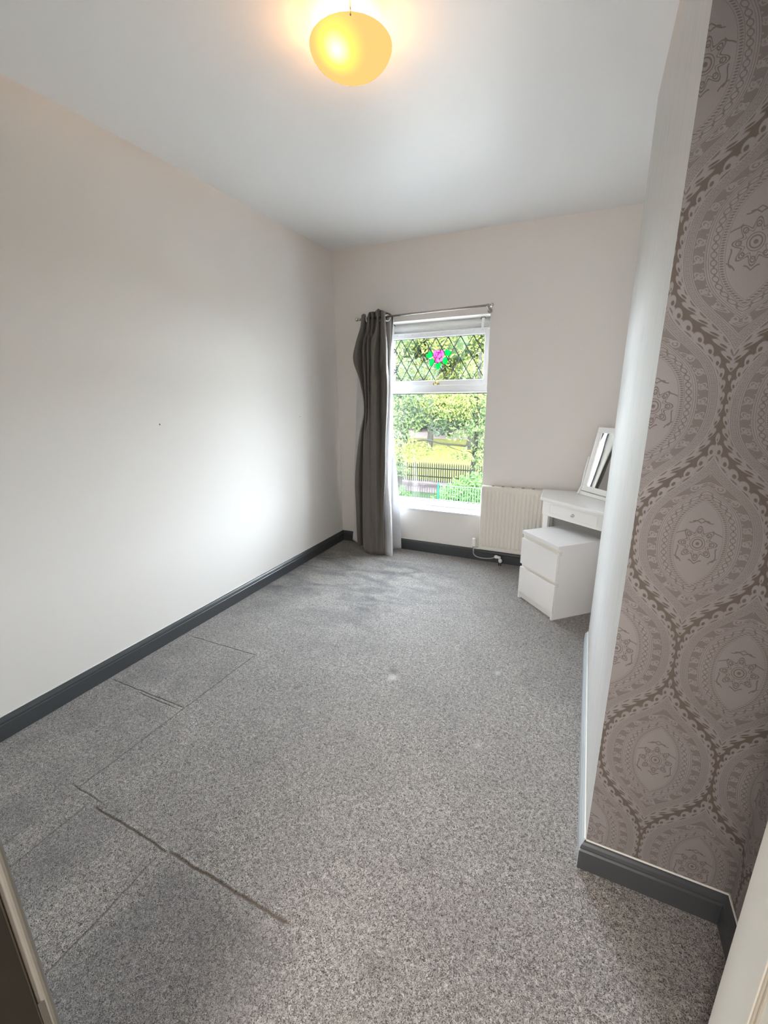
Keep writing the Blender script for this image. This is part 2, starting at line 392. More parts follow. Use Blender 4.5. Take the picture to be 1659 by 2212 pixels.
# ------------------------------------------------------------------ room shell
T = .20
bm = bmesh.new(); box(bm, (-T, -1.9, -.12), (XI+T, D+.34, 0)); struct(link('floor', bm, M['carpet']), 'grey twist pile carpet with board lines showing through')
# ceiling: very slightly out of level, as in the room
bm = bmesh.new(); n = 12; gx = [-T+(XI+2*T)*i/n for i in range(n+1)]; gy = [-.05+(D+.39)*j/n for j in range(n+1)]
def cz(x, y):
    k = min(1, max(0, x/2.4)); far = min(1, max(0, (y-1.0)/(D-1.0)))
    return H+.004+far*(.024*(1-k)-.022*k)
lo = [[bm.verts.new((x, y, cz(x, y))) for x in gx] for y in gy]; hi = [[bm.verts.new((x, y, 3.1)) for x in gx] for y in gy]
for j in range(n):
    for i in range(n):
        bm.faces.new((lo[j][i], lo[j+1][i], lo[j+1][i+1], lo[j][i+1])); bm.faces.new((hi[j][i], hi[j][i+1], hi[j+1][i+1], hi[j+1][i]))
for i in range(n):
    bm.faces.new((lo[0][i], lo[0][i+1], hi[0][i+1], hi[0][i])); bm.faces.new((lo[n][i], hi[n][i], hi[n][i+1], lo[n][i+1]))
    bm.faces.new((lo[i][0], hi[i][0], hi[i+1][0], lo[i+1][0])); bm.faces.new((lo[i][n], lo[i+1][n], hi[i+1][n], hi[i][n]))
struct(link('ceiling', bm, M['ceiling']), 'white painted ceiling')
bm = bmesh.new(); box(bm, (-T, -.05, 0), (0, D+.3, 2.97)); wl = struct(link('wall_left', bm, M['wall']), 'bare off-white wall left of the window')
WX0, WX1, WZ0, WZ1 = .485, 1.5375, .438, 2.227
bm = bmesh.new()
for lo_, hi_ in (((0, D, 0), (WX0, D+.3, 2.97)), ((WX1, D, 0), (XI+T, D+.3, 2.97)), ((WX0, D, 0), (WX1, D+.3, WZ0)), ((WX0, D, WZ1), (WX1, D+.3, 2.97))): box(bm, lo_, hi_)
struct(link('wall_back', bm, M['wall']), 'off-white wall round the window')
bm = bmesh.new(); box(bm, (XI, Y2, 0), (XI+T, D, 2.97)); struct(link('wall_right', bm, M['wall']), 'off-white alcove wall beside the dressing table')
# chimney breast + near right wall: damask on the faces towards the door, striated paper on the room side
bm = bmesh.new()
box(bm, (XR, Y1, 0), (XI+T, Y2, 2.97)); bm.faces.ensure_lookup_table()
for f in bm.faces:
    c = f.calc_center_median()
    f.material_index = 0 if c.y < Y1+.001 else (1 if c.x < XR+.001 else 2)
struct(link('wall_chimney_breast', bm, [M['damask'], M['striated'], M['wall']]), 'chimney breast papered in mauve damask, white striated paper on its side')
bm = bmesh.new(); box(bm, (XI, .1, 0), (XI+T, Y1, 2.97)); struct(link('wall_near_right', bm, M['damask']), 'mauve damask wall by the door')
bm = bmesh.new(); box(bm, (0, -.05, 0), (1.72, .12, 2.97)); box(bm, (2.58, -.05, 0), (XI+T, .12, 2.97)); box(bm, (1.72, -.05, 2.08), (2.58, .12, 2.97))
struct(link('wall_front', bm, M['hall']), 'wall with the doorway')
bm = bmesh.new(); box(bm, (.9, -1.75, 0), (1.0, -.05, 2.9)); box(bm, (3.0, -1.75, 0), (3.1, -.05, 2.9)); box(bm, (.9, -1.85, 0), (3.1, -1.75, 2.9)); box(bm, (.9, -1.85, 2.7), (3.1, -.05, 2.9))
struct(link('wall_hall', bm, M['hall']), 'hall behind the doorway')

# skirting boards: moulded profile swept along the walls
PROF = [(0, 0), (.018, 0), (.018, .076), (.0155, .079), (.0135, .081), (.0165, .085), (.0160, .091), (.0125, .100), (.0075, .107), (.006, .1115), (0, .113)]
def skirt(name, path, nrm, label, m=None, ext0=0, ext1=0):
    # path: two xy points along the wall; nrm: xy direction into the room; ext: mitre (+1 outer corner, -1 inner)
    bm = bmesh.new(); a, b = Vector(path[0]), Vector(path[1]); d = (b-a).normalized(); nv = Vector(nrm)
    A = [bm.verts.new((*(a+nv*o-d*o*ext0), z)) for o, z in PROF]; B = [bm.verts.new((*(b+nv*o+d*o*ext1), z)) for o, z in PROF]
    for i in range(len(PROF)): j = (i+1) % len(PROF); bm.faces.new((A[i], A[j], B[j], B[i]))
    bm.faces.new(A); bm.faces.new(B[::-1])
    o = struct(link(name, bm, m or M['skirting']), label)
    bm = bmesh.new(); tube(bm, [(*(a+nv*.003), .1145), (*(b+nv*.003), .1145)], .0032, 6); link('caulk_bead', bm, M['caulk'], o)
    return o
skirt('baseboard_left', ((0, .12), (0, D)), (1, 0), 'dark grey skirting along the left wall', ext1=-1)
skirt('baseboard_back', ((0, D), (XI, D)), (0, -1), 'dark grey skirting below the window', ext0=-1, ext1=-1)
skirt('baseboard_chimney_side', ((XR, Y2), (XR, Y1)), (-1, 0), 'dark grey skirting, grazing sheen painted pale, along the room side of the chimney breast', M['skirting_sheen'], ext0=1, ext1=1)
skirt('baseboard_chimney_front', ((XR, Y1), (XI, Y1)), (0, -1), 'dark grey skirting below the damask paper', ext0=1, ext1=-1)
skirt('baseboard_near_right', ((XI, Y1), (XI, .12)), (-1, 0), 'skirting on the damask wall by the door', ext0=-1)
skirt('baseboard_right', ((XI, D), (XI, Y2)), (-1, 0), 'skirting in the alcove', ext0=-1)

# ------------------------------------------------------------------ window
YF, YG = D+.17, D+.205
win = sempty('window_1', 'white framed window with a leaded rose light above a large clear pane', ((WX0+WX1)/2, YF, WZ0))
zt_tr, zb_tr = 1.660, 1.578           # transom
gt0, gt1 = 1.703, 2.092               # top glass
gb0 = .512                            # bottom glass lower edge
gx0, gx1 = .560, 1.461
zsill = WZ0+.012
bm = bmesh.new()
box(bm, (WX0, YF, zsill), (WX0+.035, YF+.07, WZ1)); box(bm, (WX1-.035, YF, zsill), (WX1, YF+.07, WZ1))
box(bm, (WX0+.035, YF, WZ1-.10), (WX1-.035, YF+.07, WZ1)); box(bm, (WX0+.035, YF, zsill), (WX1-.035, YF+.07, gb0-.012))
box(bm, (WX0+.035, YF, zb_tr+.006), (WX1-.035, YF+.07, zt_tr-.004))
link('outer_frame', bm, M['upvc'], win, bev=.003)
bm = bmesh.new(); x0, x1, z0, z1 = WX0+.030, WX1-.030, zt_tr-.006, WZ1-.094     # opening sash, proud of the frame
box(bm, (x0, YF-.012, z0), (gx0, YF+.05, z1)); box(bm, (gx1, YF-.012, z0), (x1, YF+.05, z1)); box(bm, (gx0, YF-.012, gt1), (gx1, YF+.05, z1)); box(bm, (gx0, YF-.012, z0), (gx1, YF+.05, gt0))
sash = link('opening_sash', bm, M['upvc'], win, bev=.005)
bm = bmesh.new(); g = .004
for (a0, a1, b0, b1, yy) in ((gx0, gx1, gt0, gt1, YF+.010), (WX0+.035, WX1-.035, gb0, zb_tr, YF+.014)):
    box(bm, (a0, yy, b0-g), (a1, yy+.02, b0+g)); box(bm, (a0, yy, b1-g), (a1, yy+.02, b1+g)); box(bm, (a0-g, yy, b0), (a0+g*.6, yy+.02, b1)); box(bm, (a1-g*.6, yy, b0), (a1+g, yy+.02, b1))
link('glazing_seal', bm, M['seal'], win)
bm = bmesh.new(); box(bm, (WX0+.035, YF-.004, gb0-.045), (WX1-.035, YF+.02, gb0-.014)); box(bm, (WX0+.035, YF-.006, zb_tr+.008), (WX1-.035, YF+.01, zb_tr+.022))
link('glazing_bead', bm, M['upvc'], win, bev=.003)
bm = bmesh.new(); box(bm, (WX0+.033, YG-.002, gb0-.01), (WX1-.033, YG+.002, zb_tr+.01)); link('pane', bm, M['glass'], win)
bm = bmesh.new(); box(bm, (gx0-.004, YG-.010, gt0-.004), (gx1+.004, YG-.006, gt1+.004)); link('pane', bm, M['glass'], win)
# leaded diamonds
dw, dh = .1195, (gt1-gt0)/2; xa = gx0+.62*dw
bm = bmesh.new(); yl = YG-.013
def clipseg(p, q):
    (xa_, za), (xb_, zb) = p, q; t0, t1 = 0., 1.; dx, dz = xb_-xa_, zb-za
    for pp, qq in ((-dx, xa_-gx0), (dx, gx1-xa_), (-dz, za-gt0), (dz, gt1-za)):
        if abs(pp) < 1e-9:
            if qq < 0: return None
            continue
        r = qq/pp
        if pp < 0: t0 = max(t0, r)
        else: t1 = min(t1, r)
    return ((xa_+dx*t0, za+dz*t0), (xa_+dx*t1, za+dz*t1)) if t0 < t1-1e-4 else None
for k in range(-6, 12):
    for sgn in (-1, 1):
        s_ = clipseg((xa+k*dw, gt1), (xa+k*dw+sgn*2*dw, gt0))
        if s_: tube(bm, [(s_[0][0], yl, s_[0][1]), (s_[1][0], yl, s_[1][1])], .0046, 5)
link('lead_came', bm, M['lead'], win)
# rose
rc = at(947.2, 769.5, yl-.004)
rose = bpy.data.objects.new('rose_motif', None); COL.objects.link(rose); rose.parent = win; rose.matrix_parent_inverse = Matrix.Translation(-Vector(win.location)); rose['label'] = 'pink stained glass rose with five green leaves'
PXM = (at(1000, 769, yl)-at(900, 769, yl)).x/100*.985     # metres per photo pixel at the glass
def rp(cx, cy):      # coordinates of the 7.54x crop, centre 808,520
    return ((cx-808)/7.54*PXM, -(cy-520)/7.54*PXM)
def flat(name, poly, y, m, th=.002):
    bm = bmesh.new(); a = [bm.verts.new((rc.x+x, y, rc.z+z)) for x, z in poly]; b = [bm.verts.new((rc.x+x, y-th, rc.z+z)) for x, z in poly]; n = len(a)
    bm.faces.new(a); bm.faces.new(b[::-1])
    for i in range(n): bm.faces.new((a[i], b[i], b[(i+1) % n], a[(i+1) % n]))
    o = link(name, bm, m, rose); return o
def smooth(pts, n=6, closed=True):
    out = []; N = len(pts)
    for i in range(N if closed else N-1):
        p0, p1, p2, p3 = [pts[(i+k) % N] if closed else pts[min(max(i+k, 0), N-1)] for k in (-1, 0, 1, 2)]
        for j in range(n):
            t = j/n; out.append(tuple(.5*((2*p1[c])+(-p0[c]+p2[c])*t+(2*p0[c]-5*p1[c]+4*p2[c]-p3[c])*t*t+(-p0[c]+3*p1[c]-3*p2[c]+p3[c])*t**3) for c in range(len(pts[0]))))
    if not closed: out.append(tuple(pts[-1]))
    return out
yR = yl-.003
petals = [[(725,470),(735,432),(765,430),(775,455),(760,480),(752,520),(740,550),(718,530)],
          [(775,440),(805,424),(840,440),(835,462),(800,470),(775,462)],
          [(840,445),(870,430),(895,450),(905,485),(895,520),(875,545),(862,500),(855,470)],
          [(760,490),(775,465),(835,465),(860,490),(850,530),(805,552),(765,535)],
          [(742,555),(765,540),(805,556),(825,580),(810,610),(780,618),(750,590)],
          [(830,580),(855,545),(880,560),(872,592),(845,602),(828,592)]]
for p in petals: flat('petal', smooth([rp(*q) for q in p]), yR, M['pink'])
leaves = [[(598,508),(625,470),(670,446),(705,460),(712,490),(690,530),(645,540),(615,530)],
          [(905,450),(940,430),(985,445),(1022,485),(990,522),(940,520),(905,490)],
          [(735,575),(700,548),(665,575),(657,620),(665,662),(705,650),(735,615)],
          [(880,570),(920,535),(955,560),(957,610),(945,645),(905,640),(880,605)],
          [(765,640),(800,625),(845,620),(848,665),(808,722),(768,690),(760,660)]]
veins = [[(610,508),(650,495),(705,490)], [(1010,487),(960,475),(910,478)], [(672,650),(690,610),(725,590)], [(938,635),(925,600),(890,585)], [(808,712),(822,670),(826,630)]]
for p in leaves: flat('leaf', smooth([rp(*q) for q in p]), yR, M['green'])
bm = bmesh.new()
for p in leaves:
    q = smooth([rp(*a) for a in p]); q.append(q[0]); tube(bm, [(rc.x+x, yR-.002, rc.z+z) for x, z in q], .0016, 4, False)
for p in veins: tube(bm, [(rc.x+x, yR-.002, rc.z+z) for x, z in smooth([rp(*a) for a in p], 4, False)], .0016, 4, False)
link('leaf_outline', bm, M['greenlead'], rose)
bm = bmesh.new()
for p in petals:
    q = smooth([rp(*a) for a in p]); q.append(q[0]); tube(bm, [(rc.x+x, yR-.002, rc.z+z) for x, z in q], .0017, 4, False)
for p in ([(790,480),(800,500),(830,480),(845,500),(825,530),(790,535),(770,505),(785,480),(815,470),(850,480)], [(745,470),(750,500),(770,535)]):
    tube(bm, [(rc.x+x, yR-.002, rc.z+z) for x, z in smooth([rp(*a) for a in p], 4, False)], .0016, 4, False)
link('petal_outline', bm, M['pinklead'], rose)
# handle: brass plate, neck and raised lever
hp = at(942.5, 829, YF-.014); hd = bpy.data.objects.new('window_handle', None); COL.objects.link(hd); hd.parent = win; hd.matrix_parent_inverse = Matrix.Translation(-Vector(win.location)); hd['label'] = 'brass casement handle with raised lever'
bm = bmesh.new(); box(bm, (hp.x-.034, YF-.024, hp.z-.010), (hp.x+.034, YF-.0115, hp.z+.010)); link('back_plate', bm, M['brass'], hd, bev=.004)
bm = bmesh.new(); ball(bm, (hp.x, YF-.034, hp.z+.006), .016, (1, 1, 1)); tube(bm, [(hp.x, YF-.035, hp.z+.008), (hp.x+.004, YF-.05, hp.z+.028), (hp.x+.020, YF-.055, hp.z+.050), (hp.x+.045, YF-.056, hp.z+.072), (hp.x+.070, YF-.056, hp.z+.096)], [.011, .008, .006, .0055, .005], 10)
link('lever', bm, M['brass'], hd, smooth=True)
# sill board
bm = bmesh.new(); box(bm, (WX0, D-.004, WZ0-.012), (WX1, YF+.01, zsill)); struct(link('window_sill', bm, M['sill'], None, bev=.003), 'white sill board').name = 'trim_1'
# blind remains at the window head: glossy strip, white rail with clips, two wall brackets
bl = thing('blind_headrail', 'white blind headrail with small clips across the top of the window', 'blind', ((WX0+WX1)/2, YF-.03, 2.12))
bm = bmesh.new(); box(bm, (WX0+.004, YF-.030, 2.128), (WX1-.003, YF-.014, 2.143)); link('rail', bm, M['upvc'], bl, bev=.003)
cl = None
for k in range(14):
    x = WX0+.06+k*.0745
    if cl is None:
        bm = bmesh.new(); v = box(bm, (-.007, -.006, -.011), (.007, .006, 0))
        for q in v[:4]: q.co.x *= .3
        cl = link('clip', bm, M['whiteplastic'], bl)
    else:
        cl = cl.copy(); COL.objects.link(cl)
    cl.matrix_parent_inverse = Matrix.Translation(-Vector(bl.location)); cl.location = (x, YF-.023, 2.128)
bm = bmesh.new(); nseg = 10
for i in range(nseg):
    a0, a1 = i/nseg, (i+1)/nseg
    f = lambda a: (YF-.006-.018*math.sin(a*math.pi), 2.146+.074*a)
    (ya, za), (yb, zb_) = f(a0), f(a1)
    vs = [bm.verts.new(p) for p in ((WX0+.012, ya, za), (WX1-.010, ya, za), (WX1-.010, yb, zb_), (WX0+.012, yb, zb_))]; bm.faces.new(vs)
o_ = link('valance_strip', bm, plain('glossy_pale_strip', (.86, .87, .86), .12, bump=.25, bscale=14), bl, smooth=True); md = o_.modifiers.new('solid', 'SOLIDIFY'); md.thickness = .002
for (px, py) in ((1045, 690), (850, 706)):
    p = at(px, py, YF-.05)
    bm = bmesh.new(); z1_ = WZ1-.001
    tube(bm, [(p.x-.022, YF-.062, z1_-.020), (p.x-.016, YF-.064, z1_-.006), (p.x+.016, YF-.064, z1_-.006), (p.x+.022, YF-.062, z1_-.020)], .003, 6)
    br = link('bracket', bm, M['seal'], bl); br['label'] = 'dark bracket clip'
    bm = bmesh.new(); fbox(bm, Vector((p.x, YF-.060, z1_-.004)), Vector((1, 0, 0)), Vector((0, 1, 0)), Vector((-.12, .25, -1)).normalized(), (-.011, -.002, 0), (.011, .002, .092))
    bk = link('bracket_arm', bm, M['whiteplastic'], bl, bev=.001)

# ------------------------------------------------------------------ curtain pole
YR = D-.09; pl, pr = at(770.5, 691, YR), at(1062.5, 658.5, YR)
pole = thing('curtain_pole', 'thin brushed steel curtain pole with ball ends above the window', 'curtain pole', tuple((pl+pr)/2))
bm = bmesh.new(); tube(bm, [pl, pr], .0085, 14); link('pole', bm, M['steel'], pole, smooth=True)
for p, s_ in ((pl, 1), (pr, -1)):
    bm = bmesh.new(); ball(bm, p, .0165); tube(bm, [p+Vector((.015*s_, 0, 0)), p+Vector((.040*s_, 0, 0))], [.010, .012], 12); link('finial', bm, M['chrome'], pole, smooth=True)
for x in (pl.x+.060, pr.x-.030):
    bm = bmesh.new(); z = pl.z+(pr.z-pl.z)*(x-pl.x)/(pr.x-pl.x)
    tube(bm, [(x, D-.002, z-.028), (x, D-.012, z-.028)], .020, 14); tube(bm, [(x, D-.010, z-.028), (x, YR+.01, z-.024), (x, YR, z-.012)], .006, 8); tube(bm, [(x-.012, YR, z), (x+.012, YR, z)], .0125, 12)
    link('wall_bracket', bm, M['steel'], pole)

# ------------------------------------------------------------------ curtain
cur = thing('curtain', 'dark grey eyelet curtain with white lining bunched at the left of the window', 'curtain', (.5, YR, 0))
def sheet(name, rows, m, nv=7, nu=6):
    # rows: list of (photo y per column or single, [(photo x, wall-plane Y), ...])
    grid = []
    for py, cols in rows:
        pts = []
        for i, c in enumerate(cols):
            yy = c[2] if len(c) > 2 else py
            pts.append(tuple(at(c[0], yy, c[1])))
        grid.append(smooth(pts, nu, False))
    ncol = len(grid[0]); cols_ = [smooth([g[i] for g in grid], nv, False) for i in range(ncol)]
    bm = bmesh.new(); vs = [[bm.verts.new(p) for p in c] for c in cols_]
    for i in range(ncol-1):
        for j in range(len(vs[0])-1): bm.faces.new((vs[i][j], vs[i+1][j], vs[i+1][j+1], vs[i][j+1]))
    o = link(name, bm, m, cur, smooth=True); md = o.modifiers.new('solid', 'SOLIDIFY'); md.thickness = .0025; return o
a, b_ = YR-.050, YR+.045
G = [
 (678, [(781,a+.01,681),(785,a-.012,678),(789,b_,679),(792.5,b_,686),(797,a,675),(800.5,b_,674),(804,a,673),(810,b_,673),(817,a-.03,667),(821.5,b_,670),(826,a-.03,670),(831,a-.02,673),(833,b_-.01,674),(842,b_+.005,677),(850,YR+.02,683)]),
 (706, [(779,a+.005),(784,a-.012),(788.5,b_),(791.5,b_-.02),(796,a),(800,b_),(804.5,a),(810,b_),(816.5,a-.03),(821,b_+.01),(825.5,a-.03),(832,a-.02),(834,b_-.01),(841,b_+.015),(848,YR+.03)]),
 (741, [(768.5,a),(776,a+.01),(783.5,b_),(787,a+.01),(792,b_),(795,a),(800,b_),(804,a),(812,a-.045),(821,b_+.01),(826,a-.03),(834,a-.03),(837,b_),(841,b_+.02),(845.5,YR+.03)]),
 (778, [(763,a),(773,a+.01),(782,b_),(787,a),(791.5,b_),(795.5,a),(800,b_),(804,a),(810,a-.05),(819,b_),(824,a-.02),(834,a-.04),(838,b_),(841,b_+.02),(843,YR+.03)]),
 (826, [(778,a),(781,a+.01),(785,b_),(789,a),(793,b_),(796,a),(799,b_),(803,a),(808,a-.055),(815,a-.04),(822,b_),(831,a-.03),(837,a-.03),(840,b_),(842,YR+.03)]),
 (884, [(786.5,b_),(787.5,a+.02),(789,b_),(791,a),(794,b_-.01),(797,a-.01),(800,a+.01),(804,a-.03),(808,a-.06),(814,a-.045),(821,b_-.02),(829,a-.03),(836,a-.03),(839,b_),(841,YR+.03)]),
 (945, [(776,b_),(780,a+.03),(785,b_),(787,a),(791,a-.03),(797,a-.04),(801,a-.03),(806,a-.05),(810,a-.08),(816,a-.05),(822,a+.01),(828,a-.03),(833,a-.04),(835,b_),(837,YR+.03)]),
 (1030, [(767.5,b_),(775,a+.03),(783,b_),(786,a-.01),(791,a-.05),(797,a-.06),(802,a-.05),(807,a-.07),(812,a-.09),(817,a-.06),(822,a-.03),(828,a-.06),(832,a-.06),(834,b_-.04),(835,YR)]),
 (1110, [(769,b_),(776,a+.02),(783,b_-.02),(786,a-.05),(792,a-.10),(798,a-.11),(803,a-.10),(808,a-.11),(813,a-.13),(818,a-.11),(822,a-.09),(826,a-.11),(829,a-.11),(831,a-.04),(832,YR)]),
 (1183, [(768,b_,1170),(777,a+.02,1183),(785,b_-.04,1184),(788,a-.10,1193),(794,a-.15,1197),(800,a-.16,1198),(805,a-.155,1198),(809,a-.16,1198),(814,a-.17,1198),(818,a-.16,1198),(822,a-.15,1197.5),(826,a-.155,1197),(829,a-.155,1196),(830,a-.08,1192),(831,YR-.02,1186)]),
]
sheet('curtain_panel', G, M['curtain'])
c0 = D-.03
L = [
 (684, [(783,c0),(795,c0),(808,c0),(820,c0),(830,c0),(838,c0-.01),(845,c0-.02),(851,c0-.01)]),
 (760, [(772,c0),(785,c0),(800,c0),(815,c0),(828,c0),(838,c0-.02),(843,c0-.035),(847,c0-.01)]),
 (826, [(772,c0),(783,c0),(797,c0),(812,c0),(826,c0),(838,c0-.03),(843,c0-.04),(846,c0-.01)]),
 (884, [(769,c0-.02),(781,c0),(796,c0),(811,c0),(826,c0),(840,c0-.07),(845,c0-.05),(848,c0-.02)]),
 (945, [(768,c0-.02),(780,c0),(796,c0),(812,c0),(826,c0-.04),(838,c0-.10),(845,c0-.05),(850,c0-.02)]),
 (1030, [(764,c0-.01),(778,c0),(796,c0),(812,c0),(826,c0-.06),(837,c0-.13),(848,c0-.04),(858,c0-.04)]),
 (1110, [(765,c0-.04),(775,c0-.01),(795,c0),(812,c0-.05),(827,c0-.12),(843,c0-.19),(848,c0-.04),(864,c0-.06)]),
 (1183, [(762,c0-.06,1166),(776.5,c0-.06,1174),(795,c0-.03,1178),(812,c0-.10,1186),(828,c0-.19,1196),(847,c0-.24,1202),(848.5,c0-.06,1187),(867,c0-.08,1184)]),
]
sheet('lining', L, M['lining'])
# eyelets along the heading (only the last stands clear of the folds)
rp_ = at(837, 687, YR)
def ringmesh(bm, c, ax, r0, r1):
    ax = ax.normalized(); u = ax.cross(Vector((0, 0, 1))).normalized(); v = ax.cross(u); N, K = 24, 8; vs = []
    for i in range(N):
        t = 2*math.pi*i/N; dr = u*math.cos(t)+v*math.sin(t)
        vs.append([bm.verts.new(c+dr*(r0+r1*math.cos(2*math.pi*k/K))+ax*r1*math.sin(2*math.pi*k/K)) for k in range(K)])
    for i in range(N):
        for k in range(K): bm.faces.new((vs[i][k], vs[(i+1) % N][k], vs[(i+1) % N][(k+1) % K], vs[i][(k+1) % K]))
for (px, py, rr, ang) in ((836.5, 687, .0255, (1, -1.15, 0)), (792, 690, .020, (1, .25, 0)), (806, 689, .020, (1, .2, 0)), (820, 688, .020, (1, -.2, 0))):
    p = at(px, py, YR); bm = bmesh.new(); ringmesh(bm, p, Vector(ang), rr, .0062); link('eyelet', bm, M['ring'], cur, smooth=True)

# ------------------------------------------------------------------ radiator
RX0, RX1, RZ0, RZ1, RYF, RYB = 1.556, 2.185, .140, .752, D-.095, D-.035
rad = thing('radiator', 'cream ribbed panel radiator under the wall right of the window', 'radiator', ((RX0+RX1)/2, D-.06, RZ0))
bm = bmesh.new(); n = 17; z0, z1 = RZ0+.052, RZ1-.050; pitch = (RX1-RX0-.05)/n; xs = []
def rib(x):
    k = (x-RX0-.025)/pitch; f = k-math.floor(k)
    if k < 0 or k > n: return 0.0
    return .0062*max(0, min(1, (abs(f-.5)*-1+.36)/.10))
N = n*10; zz = [RZ0, RZ0+.006, z0-.02, z0, z1, z1+.02, RZ1-.006, RZ1]
vs = []
for i in range(N+7):
    x = RX0 if i == 0 else RX1 if i == N+6 else RX0+.004 if i == 1 else RX1-.004 if i == N+5 else RX0+.025+(RX1-RX0-.05)*(i-3)/N if 3 <= i <= N+3 else (RX0+.02 if i == 2 else RX1-.02)
    rowv = []
    for j, z in enumerate(zz):
        d = -rib(x) if 3 <= j <= 4 else 0
        e = .006 if (j in (0, 7) or i in (0, N+6)) else 0
        rowv.append(bm.verts.new((x, RYF+.008+d+e, z)))
    vs.append(rowv)
for i in range(len(vs)-1):
    for j in range(len(zz)-1): bm.faces.new((vs[i][j], vs[i+1][j], vs[i+1][j+1], vs[i][j+1]))
rp2 = link('front_panel', bm, M['radiator'], rad, smooth=False); md = rp2.modifiers.new('solid', 'SOLIDIFY'); md.thickness = .004; md.offset = -1
bm = bmesh.new(); box(bm, (RX0+.004, RYB-.012, RZ0+.004), (RX1-.004, RYB, RZ1-.006)); link('back_panel', bm, M['radiator'], rad, bev=.003)
for q in (RX0-.001, RX1-.0015):
    bm = bmesh.new(); box(bm, (q, RYF+.012, RZ0+.006), (q+.0025, RYB+.002, RZ1)); link('side_panel', bm, M['radiator'], rad)
bm = bmesh.new(); box(bm, (RX0-.001, RYF+.010, RZ1-.002), (RX1+.001, RYB+.002, RZ1+.003)); tg = link('top_grille', bm, M['radiator'], rad, bev=.001)
for k in range(7):
    x = RX0+.085+k*.088
    for q in (0, .012):
        bm = bmesh.new(); box(bm, (x+q, RYF+.030, RZ1+.0028), (x+q+.009, RYF+.050, RZ1+.0042)); link('grille_slot', bm, M['dark'], rad)
for x in (RX0+.10, RX1-.10):
    bm = bmesh.new(); box(bm, (x-.015, RYB, RZ0+.08), (x+.015, D-.0005, RZ1-.08)); link('wall_bracket', bm, M['radiator'], rad)
# valve with white cap, chrome body
vp = at(1023.5, 1177, D-.06)
vx = vp.x
bm = bmesh.new(); tube(bm, [(vx, D-.06, vp.z-.012), (vx, D-.06, vp.z+.004), (vx, D-.06, vp.z+.062), (vx, D-.06, vp.z+.068)], [.017, .0195, .018, .014], 16); link('valve_cap', bm, M['whiteplastic'], rad, smooth=False)
bm = bmesh.new(); tube(bm, [(vx, D-.06, vp.z-.060), (vx, D-.06, vp.z-.012)], .011, 12); tube(bm, [(vx, D-.06, vp.z-.030), (RX0+.004, D-.06, vp.z-.030)], .0125, 12); tube(bm, [(vx+.020, D-.06, vp.z-.030), (vx+.034, D-.06, vp.z-.030)], .017, 6)
link('valve_body', bm, M['chrome'], rad)
# thin pipe curving down to the white elbow fittings
e1, e2 = at(1072, 1203, D-.075), at(1080.5, 1209, D-.085)
bm = bmesh.new(); pts = [Vector((vx, D-.06, vp.z-.058)), at(1023, 1196, D-.065), at(1029, 1202, D-.068), at(1042, 1205.5, D-.070), at(1060, 1206, D-.073), e1]
tube(bm, [Vector(p) for p in smooth([tuple(p) for p in pts], 5, False)], .0045, 8); link('tail_pipe', bm, M['cable'], rad, smooth=True)
bm = bmesh.new(); ball(bm, e1, .017, (1.25, 1, 1)); ball(bm, e1+Vector((.027, -.004, -.002)), .016); ball(bm, e2+Vector((0, 0, -.012)), .0175, (1, 1, 1.2)); link('elbow_fitting', bm, M['whiteplastic'], rad, smooth=True)
bm = bmesh.new()
bm.free()
for dx in (-.009, .008):
    bm = bmesh.new(); tube(bm, [e2+Vector((dx, 0, -.02)), Vector((e2.x+dx, e2.y, .001))], .0045, 8); link('floor_pipe', bm, M['blackplastic'], rad)

# ------------------------------------------------------------------ corner dressing table
zt = .78
dt = thing('dressing_table', 'white corner dressing table with one drawer and a small round knob', 'table', (2.5, 3.45, 0))
P = [(2.088, 3.790), (2.098, 3.4555), (2.5600, 3.1180), (2.880, 3.110), (2.880, 3.790)]
bm = bmesh.new(); prism(bm, P, zt-.024, zt); link('table_top', bm, M['lacquer'], dt, bev=.007, seg=3)
fa, fb = Vector((2.128, 3.462, 0)), Vector((2.552, 3.152, 0)); fd = (fb-fa).normalized(); fn = Vector((-fd.y, fd.x, 0))*-1
if fn.y > 0: fn = -fn
Z = Vector((0, 0, 1)); Lf = (fb-fa).length; za0, za1 = .640, zt-.024
bm = bmesh.new(); fbox(bm, fa, fd, -fn, Z, (0, 0, za0), (Lf, .018, za1)); 
box(bm, (2.120, 3.480, za0), (2.136, 3.770, za1)); box(bm, (2.13, 3.752, za0), (2.86, 3.770, za1)); box(bm, (2.846, 3.15, za0), (2.862, 3.76, za1)); box(bm, (2.56, 3.150, za0), (2.85, 3.166, za1))
link('apron', bm, M['lacquer'], dt, bev=.002)
bm = bmesh.new(); d0, d1 = .050, Lf-.050; zq0, zq1 = za0+.018, za1-.014
fbox(bm, fa+fn*.003, fd, -fn, Z, (d0, 0, zq0), (d1, .006, zq1)); dr = link('drawer_front', bm, M['lacquer'], dt, bev=.0015)
bm = bmesh.new()
for q in ((d0+.004, zq0+.004, d1-.004, zq0+.014), (d0+.004, zq1-.014, d1-.004, zq1-.004), (d0+.004, zq0+.014, d0+.014, zq1-.014), (d1-.014, zq0+.014, d1-.004, zq1-.014)): fbox(bm, fa+fn*.0065, fd, -fn, Z, (q[0], 0, q[1]), (q[2], .004, q[3]))
link('drawer_moulding', bm, M['lacquer'], dr, bev=.0012)
kn = at(1240.5, 1113.5, 3.30); d_ = ray(1240.5, 1113.5); tt = (fa-CAM).dot(fn)/d_.dot(fn); kn = CAM+d_*tt
